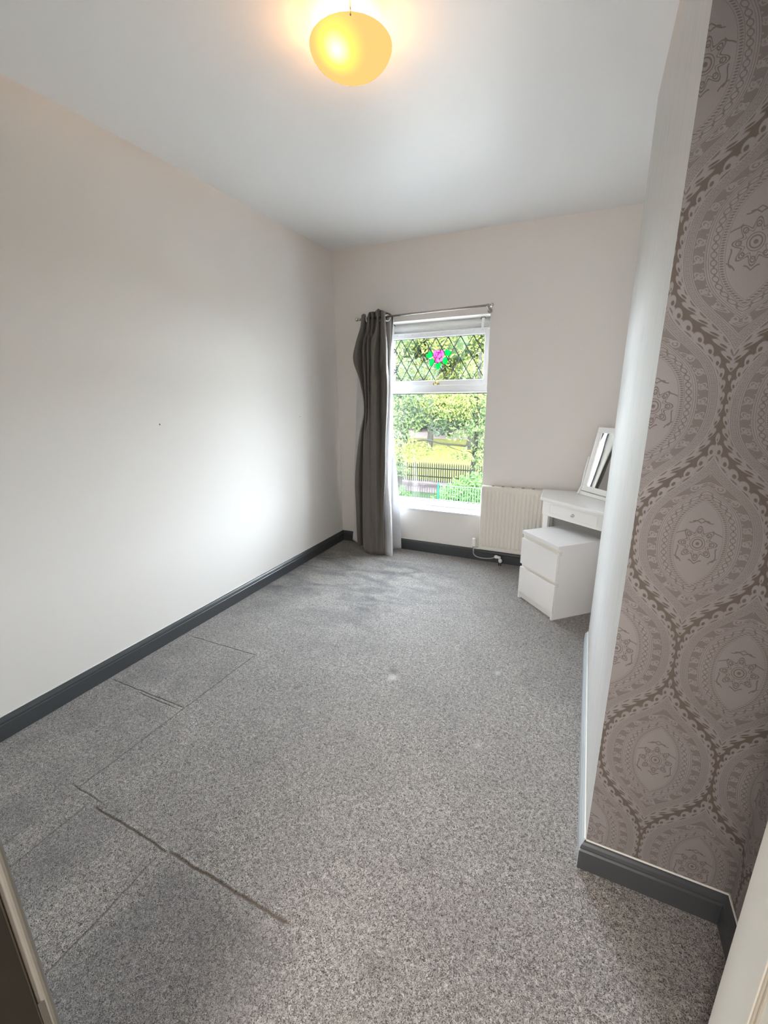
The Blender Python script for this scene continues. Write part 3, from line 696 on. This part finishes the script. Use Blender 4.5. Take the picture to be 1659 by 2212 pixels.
bm = bmesh.new(); tube(bm, [kn, kn+fn*.016], [.005, .005], 10); tube(bm, [kn+fn*.012, kn+fn*.017, kn+fn*.025, kn+fn*.028], [.008, .0135, .0135, .010], 18); link('knob', bm, M['chrome'], dr, smooth=True)['label'] = 'small round chrome knob'
legs = [(2.148, 3.490), (2.148, 3.742), (2.845, 3.742), (2.845, 3.170)]
for lx, ly in legs:
    bm = bmesh.new(); v = box(bm, (lx-.021, ly-.021, 0), (lx+.021, ly+.021, za1))
    for q in v[:4]: q.co.x = lx+(q.co.x-lx)*.75; q.co.y = ly+(q.co.y-ly)*.75
    link('leg', bm, M['lacquer'], dt, bev=.002)

# ------------------------------------------------------------------ swivel mirror on the table
AZ, TH, MH = R(48), .205, .505
mu = Vector((math.cos(AZ), -math.sin(AZ), 0)); mb = Vector((math.sin(AZ), math.cos(AZ), 0)); mw = (mb*math.sin(TH)+Z*math.cos(TH)); mn_ = mu.cross(mw)      # mn_ points to the viewer side?
if mn_.dot(CAM-Vector((2.4, 3.6, 1))) < 0: mn_ = -mn_
MO = Vector((2.3812, 3.6933, .815)); MW = .36; FW = .042
mir = thing('dressing_mirror', 'white framed swivel mirror standing on the dressing table', 'mirror', tuple(MO+mu*MW/2-Z*.035))
bm = bmesh.new()
for q in ((0, 0, MW, FW), (0, MH-FW, MW, MH), (0, FW, FW, MH-FW), (MW-FW, FW, MW, MH-FW)): fbox(bm, MO, mu, -mn_, mw, (q[0], 0, q[1]), (q[2], .020, q[3]))
link('mirror_frame', bm, M['lacquer'], mir, bev=.003)
bm = bmesh.new(); fbox(bm, MO, mu, -mn_, mw, (FW-.004, .008, FW-.004), (MW-FW+.004, .012, MH-FW+.004)); link('mirror_glass', bm, M['mirror'], mir)
bm = bmesh.new(); fbox(bm, MO, mu, -mn_, mw, (FW-.008, .013, FW-.008), (MW-FW+.008, .019, MH-FW+.008)); link('mirror_back', bm, M['laminate_edge'], mir)
for s_, xx in ((-1, -.020), (1, MW+.006)):
    bm = bmesh.new(); pc = MO+mu*xx+mb*.036; 
    prof = [(-.030, -.012), (.085, -.012), (.070, .05), (.060, .16), (.078, .26), (.066, .290), (.044, .285), (.020, .16), (.004, .05)]
    A_ = [bm.verts.new(pc+mb*(p-.03)+Z*(q-.020)) for p, q in prof]; B_ = [bm.verts.new(pc+mb*(p-.03)+Z*(q-.020)+mu*.014) for p, q in prof]
    bm.faces.new(A_); bm.faces.new(B_[::-1])
    for i in range(len(A_)): bm.faces.new((A_[i], B_[i], B_[(i+1) % len(A_)], A_[(i+1) % len(A_)]))
    link('post', bm, M['lacquer'], mir, bev=.003)
bm = bmesh.new(); fbox(bm, MO-Z*(.815-zt-.0005)-mn_*0, mu, mb, Z, (-.004, -.006, 0), (MW+.004, .10, .028)); link('mirror_base', bm, M['lacquer'], mir, bev=.003)

# ------------------------------------------------------------------ two drawer chest
FR = Vector((2.284, 2.956, 0)); cu = Vector((-.688, .726, 0)).normalized(); cv = Vector((cu.y, -cu.x, 0)); CW, CD, CH = .400, .385, .555
ch = thing('drawer_chest', 'white two drawer bedside chest pushed partly under the dressing table', 'chest of drawers', tuple(FR+cu*CW/2+cv*CD/2))
TK = .018
def cb(bm, lo, hi): fbox(bm, FR, cu, cv, Z, lo, hi)
bm = bmesh.new(); fr = .018
cb(bm, (0, fr, 0), (TK, CD, CH-.0)); link('side_panel', bm, M['laminate'], ch, bev=.001); bm = bmesh.new(); cb(bm, (CW-TK, fr, 0), (CW, CD, CH)); link('side_panel', bm, M['laminate'], ch, bev=.001)
bm = bmesh.new(); cb(bm, (0, 0, CH), (CW, CD, CH+.004)); cb(bm, (.0, .0, CH-.024), (CW, .018, CH)); cb(bm, (TK, .018, CH-.02), (CW-TK, CD, CH)); link('chest_top', bm, M['laminate'], ch, bev=.001)
bm = bmesh.new(); cb(bm, (TK, .022, .0), (CW-TK, .036, .058)); cb(bm, (TK, CD-.012, .0), (CW-TK, CD, CH-.02)); cb(bm, (0, .001, 0), (TK, fr, .055)); cb(bm, (CW-TK, .001, 0), (CW, fr, .055)); link('plinth', bm, M['laminate'], ch)
dh0 = .058; dhh = .2065; gap = .028
for k in range(2):
    z0 = dh0+k*(dhh+gap)
    bm = bmesh.new(); v = None
    fbox(bm, FR, cu, cv, Z, (.001, -.001, z0), (CW-.001, .016, z0+dhh))
    d = link('drawer', bm, M['laminate'], ch, bev=.001)
    bm = bmesh.new(); cb(bm, (TK, .019, z0+dhh-.03), (CW-TK, .025, z0+dhh+gap)); link('finger_rail', bm, M['laminate_edge'], d)
    # pale slot where the side panel is notched beside the finger rail
    bm = bmesh.new(); cb(bm, (-.001, .010, z0+dhh-.012), (TK, .034, z0+dhh+gap*.6)); link('side_notch', bm, M['laminate_edge'], d)

# ------------------------------------------------------------------ ceiling light
lc = Vector((1.43, 1.75, H)); LR = .150
lamp = thing('ceiling_light', 'round amber glass ceiling light, switched on', 'ceiling light', tuple(lc))
bm = bmesh.new(); NR, NA = 14, 48; ZR, DP = 2.82, .080; rows = []
for i in range(1, NR+1):
    a_ = i/NR; r_ = LR*math.sin(a_*math.pi/2); z_ = ZR-DP*math.cos(a_*math.pi/2)**1.15
    rows.append([bm.verts.new((lc.x+r_*math.cos(2*math.pi*k/NA), lc.y+r_*math.sin(2*math.pi*k/NA), z_)) for k in range(NA)])
c_ = bm.verts.new((lc.x, lc.y, ZR-DP))
for k in range(NA): bm.faces.new((c_, rows[0][(k+1) % NA], rows[0][k]))
for i in range(NR-1):
    for k in range(NA): bm.faces.new((rows[i][k], rows[i][(k+1) % NA], rows[i+1][(k+1) % NA], rows[i+1][k]))
o_ = link('glass_shade', bm, M['shade'], lamp, smooth=True); md = o_.modifiers.new('solid', 'SOLIDIFY'); md.thickness = .004; md.offset = 1
bm = bmesh.new(); ringmesh(bm, Vector((lc.x, lc.y, ZR)), Z+Vector((.001, 0, 0)), LR, .0028); link('shade_rim', bm, M['shaderim'], lamp, smooth=True)
bm = bmesh.new(); tube(bm, [(lc.x, lc.y, H+.003), (lc.x, lc.y, H-.010)], .055, 24); tube(bm, [(lc.x, lc.y, H-.01), (lc.x-.012, lc.y, H-.028)], .016, 12); link('ceiling_rose', bm, M['whiteplastic'], lamp)
cp = atz(757, 33, ZR); dirc = (cp-lc); dirc.z = 0; dirc.normalize()
for ang in (0, 120, 240):
    dv = Matrix.Rotation(R(ang), 3, 'Z') @ dirc
    bm = bmesh.new(); e = lc+dv*(LR+.003); tube(bm, [lc+dv*.05+Z*-.006, lc+dv*(LR-.02)+Z*-.012, Vector((e.x, e.y, ZR+.010)), Vector((e.x, e.y, ZR-.008)), Vector((e.x, e.y, ZR-.012))-dv*.008], .0028, 6); link('shade_clip', bm, M['steel'], lamp)
bm = bmesh.new(); ball(bm, BULB, .024); link('bulb', bm, M['shade'], lamp, smooth=True)
ld = bpy.data.lights.new('bulb_light', 'POINT'); ld.energy = 1.9; ld.color = (1, .47, .15); ld.shadow_soft_size = .030
lo_ = bpy.data.objects.new('bulb_light', ld); COL.objects.link(lo_); lo_.location = (1.425, 1.735, 2.832); 

# ------------------------------------------------------------------ doorway: dark frame on the left, open cream door on the right
jm = sempty('door_1', 'door frame at the left edge, dark brown with a grey edge', (1.75, .05, 0))
bm = bmesh.new(); box(bm, (1.715, -.05, 0), (1.748, .146, 2.09)); link('jamb', bm, M['jamb'], jm, bev=.002)
bm = bmesh.new(); tube(bm, [(1.7455, .1560, 0), (1.7455, .1560, 2.11)], .0068, 14); box(bm, (1.66, .1462, 0), (1.748, .162, 2.11)); link('architrave', bm, M['jambpale'], jm, bev=.002)
bm = bmesh.new(); box(bm, (1.7475, .1435, 0), (1.7495, .1448, 2.08)); link('door_stop', bm, plain('scuffed_wood_edge', (.035, .030, .018), .7), jm)
bm = bmesh.new(); box(bm, (1.7475, .1455, .60), (1.7515, .1525, .726)); link('strike_plate', bm, plain('dull_plate', (.13, .125, .11), .5, metal=.3), jm)
lf = sempty('door_2', 'open cream panelled door at the right edge', (2.57, .12, 0))
ha, hb_ = Vector((2.57, .12, 0)), Vector((2.756, .857, 0)); du = (hb_-ha).normalized(); dn = Vector((-du.y, du.x, 0)); LW = (hb_-ha).length
bm = bmesh.new(); pz = [(.12, .92), (1.05, 1.90)]; st = LW-.515; sh = .115
fbox(bm, ha, du, -dn, Z, (0, .006, .012), (LW, .035, 2.0)); 
for (u0, u1, z0, z1) in ((0, .115, .012, 2.0), (LW-.235, LW, .012, 2.0), (.115, LW-.235, .012, .15), (.115, LW-.235, .90, 1.05), (.115, LW-.235, 1.88, 2.0)): fbox(bm, ha, du, -dn, Z, (u0, 0, z0), (u1, .0062, z1))
link('door_leaf', bm, M['door'], lf, bev=.0015)
for (z0, z1) in ((.15, .90), (1.05, 1.88)):
    bm = bmesh.new(); u0, u1 = .115, LW-.235
    for k, (q, dd) in enumerate(((0, .004), (.012, .002))):
        for r4 in ((u0+q, u0+q+.008, z0+q, z1-q), (u1-q-.008, u1-q, z0+q, z1-q), (u0+q, u1-q, z0+q, z0+q+.008), (u0+q, u1-q, z1-q-.008, z1-q)): fbox(bm, ha, du, -dn, Z, (r4[0], .006-dd, r4[2]), (r4[1], .007, r4[3]))
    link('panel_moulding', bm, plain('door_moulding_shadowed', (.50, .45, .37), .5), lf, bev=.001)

# small marks on the left wall
for (p, r_) in ((Vector((0, 1.810, 1.408)), .0045), (Vector((0, 3.246, 1.389)), .0035)):
    bm = bmesh.new(); ball(bm, p, r_, (.25, 1, 1.3), 8); link('nail_hole', bm, plain('rusty_mark', (.20, .09, .05), .8), wl)

# ------------------------------------------------------------------ outside
GZ = -2.9
bm = bmesh.new(); box(bm, (-45, 4.6, GZ-.3), (22, 19.2, GZ-.10)); struct(link('ground', bm, M['verge']), 'street side ground outside')
bm = bmesh.new(); box(bm, (-45, 4.6, GZ-.10), (22, 14.2, GZ-.06)); struct(link('ground_bounce', bm, M['street']), 'unseen pale concrete ground, added to bounce light up to the ceiling')
bm = bmesh.new(); box(bm, (-60, 20.4, GZ-.3), (30, 44, GZ)); tag(link('lawn', bm, M['grass']), 'sunlit lawn beyond the tall palisade fence', 'lawn')
bm = bmesh.new(); box(bm, (-60, 44, GZ-.3), (30, 57, GZ+.02)); tag(link('path', bm, M['path']), 'pale pink path across the park', 'path')
bm = bmesh.new(); box(bm, (-90, 57, GZ-.3), (60, 90, GZ+.01)); struct(link('ground_far', bm, M['verge']), 'far park ground')
# stone retaining wall topped by the palisade fence
YW = 19.6
zt_w = at(900, 1046, YW).z
bm = bmesh.new(); box(bm, (-14, YW, GZ-.3), (8, 20.4, zt_w)); box(bm, (-14, YW-.06, zt_w-.0), (8, 20.42, zt_w+.10)); tag(link('retaining_wall', bm, M['kerbwall']), 'low pale stone wall under the palisade fence', 'wall')
YP = 20.0
pf = thing('palisade_fence', 'tall dark palisade fence in front of the sunny lawn', 'fence', (-4, YP, zt_w))
ztop = at(930, 998, YP).z; z0 = zt_w+.10
xs0, xs1 = at(858, 1000, YP).x, at(1042, 1000, YP).x; dxp = (at(960, 1000, YP).x-at(955.25, 1000, YP).x)
pale = None; x = xs0
while x < xs1:
    if pale is None:
        bm = bmesh.new(); wd = dxp*.24; hh = ztop-z0
        v = [(-wd, 0), (wd, 0), (wd, hh-.12), (wd*.1, hh), (-wd*.1, hh), (-wd, hh-.12)]
        A_ = [bm.verts.new((p, 0, q)) for p, q in v]; B_ = [bm.verts.new((p, .03, q)) for p, q in v]; bm.faces.new(A_); bm.faces.new(B_[::-1])
        for i in range(6): bm.faces.new((A_[i], B_[i], B_[(i+1) % 6], A_[(i+1) % 6]))
        pale = link('pale', bm, M['iron'], pf); o_ = pale
    else: o_ = pale.copy(); COL.objects.link(o_)
    o_.matrix_parent_inverse = Matrix.Translation(-Vector(pf.location)); o_.location = (x, YP, z0); x += dxp
for zq in (ztop-.32, z0+.25):
    bm = bmesh.new(); box(bm, (xs0-.2, YP+.031, zq-.03), (xs1+.2, YP+.07, zq+.03)); link('rail', bm, M['iron'], pf)
# near railings: grey run on the left, teal post, green run on the right
YN = 15.6
def railing(name, label, px0, px1, step, ztp, m, r_, gap0=0):
    a_, b2 = at(px0, 1050, YN), at(px1, 1050, YN); zq = at((px0+px1)/2, ztp, YN).z; zbt = GZ-.05
    t_ = thing(name, label, 'fence', (a_.x, YN, zbt)); bar = None; x = a_.x+.05; dx = at(900+step, 1050, YN).x-at(900, 1050, YN).x
    while x < b2.x:
        if bar is None:
            bm = bmesh.new(); tube(bm, [(0, 0, 0), (0, 0, zq-zbt)], r_, 6); bar = link('bar', bm, m, t_); o_ = bar
        else: o_ = bar.copy(); COL.objects.link(o_)
        o_.matrix_parent_inverse = Matrix.Translation(-Vector(t_.location)); o_.location = (x, YN, zbt); x += dx
    for z in (zq-.02, zbt+.15):
        bm = bmesh.new(); tube(bm, [(a_.x, YN, z), (b2.x, YN, z)], r_*1.3, 6); link('rail', bm, m, t_)
    return zq
railing('railing', 'grey metal railing at the street on the left of the teal post', 855, 944.8, 5.1, 1049, M['greyrail'], .010)
railing('railing', 'pale green metal railing in front of the hedge', 949, 1048, 5.0, 1051, M['greeniron'], .015)
tp = at(947, 1046, YN); bm = bmesh.new(); box(bm, (tp.x-.032, YN-.035, GZ-.1), (tp.x+.032, YN+.035, tp.z)); prism(bm, [(tp.x-.02, YN-.02), (tp.x+.02, YN-.02), (tp.x+.02, YN+.02), (tp.x-.02, YN+.02)], tp.z, tp.z+.05)
tag(link('fence_post', bm, M['teal'], bev=.01), 'teal square fence post between the two railings', 'post')
# far teal mesh fence
ft = thing('sports_fence', 'teal mesh fence far across the park', 'fence', (-15, 58, GZ))
xa_, xb_ = at(868, 940, 58).x, at(1010, 940, 58).x; zf0, zf1 = at(930, 950, 58).z, at(930, 932, 58).z; bm = bmesh.new(); x = xa_
while x < xb_: box(bm, (x, 58, zf0), (x+.05, 58.03, zf1)); x += .26
z = zf0
while z < zf1: box(bm, (xa_, 58.03, z), (xb_, 58.05, z+.04)); z += .2
o_ = link('mesh', bm, M['tealfar'], ft); o_['kind'] = 'stuff'
x = xa_
while x < xb_:
    bm = bmesh.new(); box(bm, (x-.09, 57.95, GZ), (x+.09, 58.1, zf1+.1)); link('post', bm, M['tealfar'], ft); x += 2.4

def leaf(bm, c, s):
    a_ = Vector((rnd.gauss(0, 1), rnd.gauss(0, 1), rnd.gauss(0, 1))).normalized(); b2 = a_.cross(Vector((rnd.gauss(0, 1), rnd.gauss(0, 1), rnd.gauss(0, 1)))).normalized(); s *= rnd.uniform(.6, 1.3); nn = a_.cross(b2)*s*.15
    v = [bm.verts.new(c+p) for p in (a_*-s, b2*s*.42-a_*s*.1+nn, a_*s, b2*-s*.42-a_*s*.1+nn)]; bm.faces.new(v)
def cluster(bm, c, rad, n, s):
    for _ in range(n):
        while True:
            p = Vector((rnd.uniform(-1, 1), rnd.uniform(-1, 1), rnd.uniform(-1, 1)))
            if p.length < 1: break
        leaf(bm, c+Vector((p.x*rad[0], p.y*rad[1], p.z*rad[2])), s)
def crown(parent, m, blobs, s):
    bm = bmesh.new()
    for (px, py, Y, rx, ry, rz, n) in blobs: cluster(bm, at(px, py, Y), (rx, ry, rz), n, s)
    o = link('foliage', bm, m, parent); o['kind'] = 'stuff'; return o
def limb(bm, pts, r0, r1, n=8):
    q = smooth([tuple(p) for p in pts], 4, False); tube(bm, q, [r0+(r1-r0)*i/(len(q)-1) for i in range(len(q))], n)

# tree on the right, its bough reaching across the view
p0 = at(1021, 1045, 18.6)
ta = thing('tree', 'near tree with trunk at the right of the view, one bough reaching left', 'tree', (p0.x, 18.6, GZ))
bm = bmesh.new(); limb(bm, [Vector((p0.x, 18.6, GZ-.1)), at(1022, 1010, 18.6), at(1026, 975, 18.6), at(1030, 930, 18.6), at(1034, 860, 18.7), at(1038, 760, 19)], .13, .07); link('trunk', bm, M['bark'], ta)
bm = bmesh.new(); limb(bm, [at(1040, 968, 18.6), at(1010, 964, 18.2), at(985, 961, 17.9), at(955, 958, 17.6), at(935, 953, 17.5), at(915, 950, 17.4), at(895, 954, 17.3), at(872, 956, 17.2)], .045, .030); link('bough', bm, M['bark'], ta)
bm = bmesh.new(); limb(bm, [at(960, 958, 17.6), at(975, 967, 17.7), at(995, 974, 17.8), at(1012, 985, 18)], .018, .010, 6); link('bough', bm, M['bark'], ta)
bm = bmesh.new(); limb(bm, [at(1026, 985, 18.6), at(1012, 975, 18.3), at(1005, 985, 18.2), at(985, 993, 18)], .022, .008, 6); link('bough', bm, M['bark'], ta)
bm = bmesh.new(); limb(bm, [at(1030, 935, 18.6), at(1005, 925, 18), at(975, 932, 17.6)], .03, .01, 6); link('bough', bm, M['bark'], ta)
bm = bmesh.new(); limb(bm, [at(1034, 860, 18.7), at(1000, 850, 18), at(950, 846, 17.5)], .04, .015, 6); link('bough', bm, M['bark'], ta)

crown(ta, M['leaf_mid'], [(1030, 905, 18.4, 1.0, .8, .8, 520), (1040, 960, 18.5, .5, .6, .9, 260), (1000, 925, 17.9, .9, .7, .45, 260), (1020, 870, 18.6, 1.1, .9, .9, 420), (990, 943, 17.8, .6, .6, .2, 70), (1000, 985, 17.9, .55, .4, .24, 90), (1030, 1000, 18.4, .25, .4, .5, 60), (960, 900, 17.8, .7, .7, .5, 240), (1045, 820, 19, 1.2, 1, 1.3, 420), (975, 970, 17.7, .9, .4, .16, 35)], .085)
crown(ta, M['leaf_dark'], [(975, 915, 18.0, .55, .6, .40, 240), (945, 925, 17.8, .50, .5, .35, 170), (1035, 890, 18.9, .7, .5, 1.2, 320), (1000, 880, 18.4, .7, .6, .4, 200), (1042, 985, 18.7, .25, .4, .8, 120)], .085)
# pendulous left part of the bough
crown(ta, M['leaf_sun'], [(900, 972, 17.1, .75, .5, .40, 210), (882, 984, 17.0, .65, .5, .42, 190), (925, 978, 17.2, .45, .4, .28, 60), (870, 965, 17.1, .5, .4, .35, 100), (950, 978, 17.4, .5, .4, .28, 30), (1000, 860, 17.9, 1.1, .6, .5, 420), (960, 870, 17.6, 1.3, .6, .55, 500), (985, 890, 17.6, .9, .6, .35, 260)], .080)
# tree on the left
p0 = at(862, 1050, 17.8)
tb = thing('tree', 'near leafy tree beside the curtain edge, left of the window view', 'tree', (p0.x, 17.8, GZ))
bm = bmesh.new(); limb(bm, [Vector((p0.x, 17.8, GZ-.1)), at(863, 1020, 17.8), at(866, 970, 17.8), at(868, 920, 17.8), at(862, 850, 17.9), at(850, 740, 18)], .15, .08); link('trunk', bm, M['bark'], tb)
bm = bmesh.new(); limb(bm, [at(866, 920, 17.8), at(885, 905, 17.6), at(905, 895, 17.5)], .05, .02, 6); link('bough', bm, M['bark'], tb)
bm = bmesh.new(); limb(bm, [at(862, 850, 17.9), at(885, 830, 17.6), at(920, 815, 17.5)], .05, .02, 6); link('bough', bm, M['bark'], tb)

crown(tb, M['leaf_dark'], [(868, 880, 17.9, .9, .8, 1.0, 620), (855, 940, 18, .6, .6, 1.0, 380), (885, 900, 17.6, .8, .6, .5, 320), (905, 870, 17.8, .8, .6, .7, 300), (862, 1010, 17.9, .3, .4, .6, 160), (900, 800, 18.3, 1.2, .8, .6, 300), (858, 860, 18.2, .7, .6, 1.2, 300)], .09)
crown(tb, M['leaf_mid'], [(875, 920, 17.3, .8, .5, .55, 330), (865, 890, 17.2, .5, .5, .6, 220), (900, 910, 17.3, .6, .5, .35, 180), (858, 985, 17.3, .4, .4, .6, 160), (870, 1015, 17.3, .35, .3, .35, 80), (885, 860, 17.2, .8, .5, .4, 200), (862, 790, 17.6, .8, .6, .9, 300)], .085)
# crowns behind, filling the upper view
def backtree(px, Y, hpx, m, rad, n, label, s, ztop_px):
    p = at(px, 955, Y); t_ = thing('tree', label, 'tree', (p.x, Y, GZ))
    bm = bmesh.new(); q = at(px, 900, Y); limb(bm, [Vector((p.x, Y, GZ-.1)), Vector((p.x+.2, Y, (GZ+q.z)/2)), Vector((p.x, Y, q.z+1))], .35, .15); link('trunk', bm, M['bark'], t_)
    bm = bmesh.new(); zc = at(px, (hpx+ztop_px)/2, Y).z; hh = (at(px, ztop_px, Y).z-at(px, hpx, Y).z)/2
    cb_ = bmesh.new()
    for _ in range(16):
        c = Vector((p.x+rnd.uniform(-.8, .8)*rad, Y+rnd.uniform(-.5, .5)*rad, zc+rnd.uniform(-.75, .75)*hh)); cluster(bm, c, (rad*.50, rad*.50, hh*.42), n//16, s)
        g0 = len(cb_.verts); bmesh.ops.create_icosphere(cb_, subdivisions=3, radius=1, matrix=Matrix.Translation(c+Vector((0, rad*.35, 0))) @ Matrix.Diagonal((rad*.46, rad*.34, hh*.38, 1)))
        cb_.verts.ensure_lookup_table()
        for v in cb_.verts[g0:]: v.co += (v.co-c)*rnd.uniform(-.12, .12)
    o = link('inner_foliage', cb_, M['leaf_mid'], t_); o['kind'] = 'stuff'
    o = link('foliage', bm, m, t_); o['kind'] = 'stuff'
    return t_
backtree(925, 34, 908, M['leaf_sun'], 3.4, 6500, 'broad yellow-green tree in the middle of the park view', .17, 690)
backtree(1012, 36, 912, M['leaf_sun'], 3.2, 5600, 'bright green tree beyond the right-hand trunk', .17, 690)
backtree(872, 38, 918, M['leaf_mid'], 3.4, 5600, 'darker green tree beyond the left-hand tree', .18, 680)
backtree(968, 46, 908, M['leaf_mid'], 4.2, 5600, 'mid green tree at the back between the two bright crowns', .22, 680)
backtree(1035, 50, 915, M['leaf_dark'], 4.4, 4800, 'dark green tree at the back on the far right', .24, 680)
backtree(850, 56, 925, M['leaf_mid'], 5.0, 4000, 'mid green tree at the back on the far left', .24, 670)
backtree(985, 62, 925, M['leaf_dark'], 6.0, 4000, 'wide dark tree farthest back in the park', .28, 670)
backtree(905, 52, 918, M['leaf_dark'], 4.6, 4800, 'dark tree at the back above the sports fence', .24, 680)
tw = thing('tree_belt', 'dense belt of trees closing off the far side of the park', 'trees', (-27, 72, GZ))
cb_ = bmesh.new(); bm = bmesh.new()
for k in range(34):
    px = 835+k*6.8; zt_ = at(px, 672, 72).z; zb_ = at(px, 930, 72).z
    for q in range(4):
        c = Vector((at(px, 900, 72).x, 72+rnd.uniform(-1, 1), zb_+(zt_-zb_)*(q+.5)/4+rnd.uniform(-.6, .6)))
        g0 = len(cb_.verts); bmesh.ops.create_icosphere(cb_, subdivisions=3, radius=1, matrix=Matrix.Translation(c) @ Matrix.Diagonal((1.9, 1.4, 3.6, 1)))
        cb_.verts.ensure_lookup_table()
        for v in cb_.verts[g0:]: v.co += (v.co-c)*rnd.uniform(-.12, .12)
        cluster(bm, c-Vector((0, 1.2, 0)), (2.2, 1.2, 3.4), 60, .32)
o_ = link('inner_foliage', cb_, M['leaf_dark'], tw); o_['kind'] = 'stuff'
o_ = link('foliage', bm, M['leaf_mid'], tw); o_['kind'] = 'stuff'
# hedge behind the green railing
hg = thing('hedge', 'bright green bushy hedge behind the pale green railing', 'hedge', (-2.1, 17, GZ))
crown(hg, M['leaf_hedge'], [(1015, 1062, 16.9, 1.15, .7, .55, 1500), (975, 1072, 16.8, .75, .6, .42, 850), (1040, 1055, 17, .9, .7, .7, 800), (1005, 1090, 16.6, 1.6, .6, .5, 900), (1000, 1042, 17.2, .5, .5, .30, 260), (1030, 1034, 17.3, .6, .5, .3, 240)], .065)
bm = bmesh.new()
for px in (965, 985, 1005, 1025, 1042):
    p = at(px, 1085, 16.9); limb(bm, [Vector((p.x, 16.9, GZ-.1)), Vector((p.x+.05, 16.9, p.z)), at(px, 1060, 16.9)], .03, .01, 5)
link('stem', bm, M['bark'], hg)
sh_ = thing('shrub', 'small low shrub at the foot of the stone wall', 'shrub', tuple(at(876, 1072, 17)))
crown(sh_, M['leaf_hedge'], [(874, 1072, 17, .35, .3, .25, 240), (868, 1060, 17, .2, .3, .25, 120)], .06)
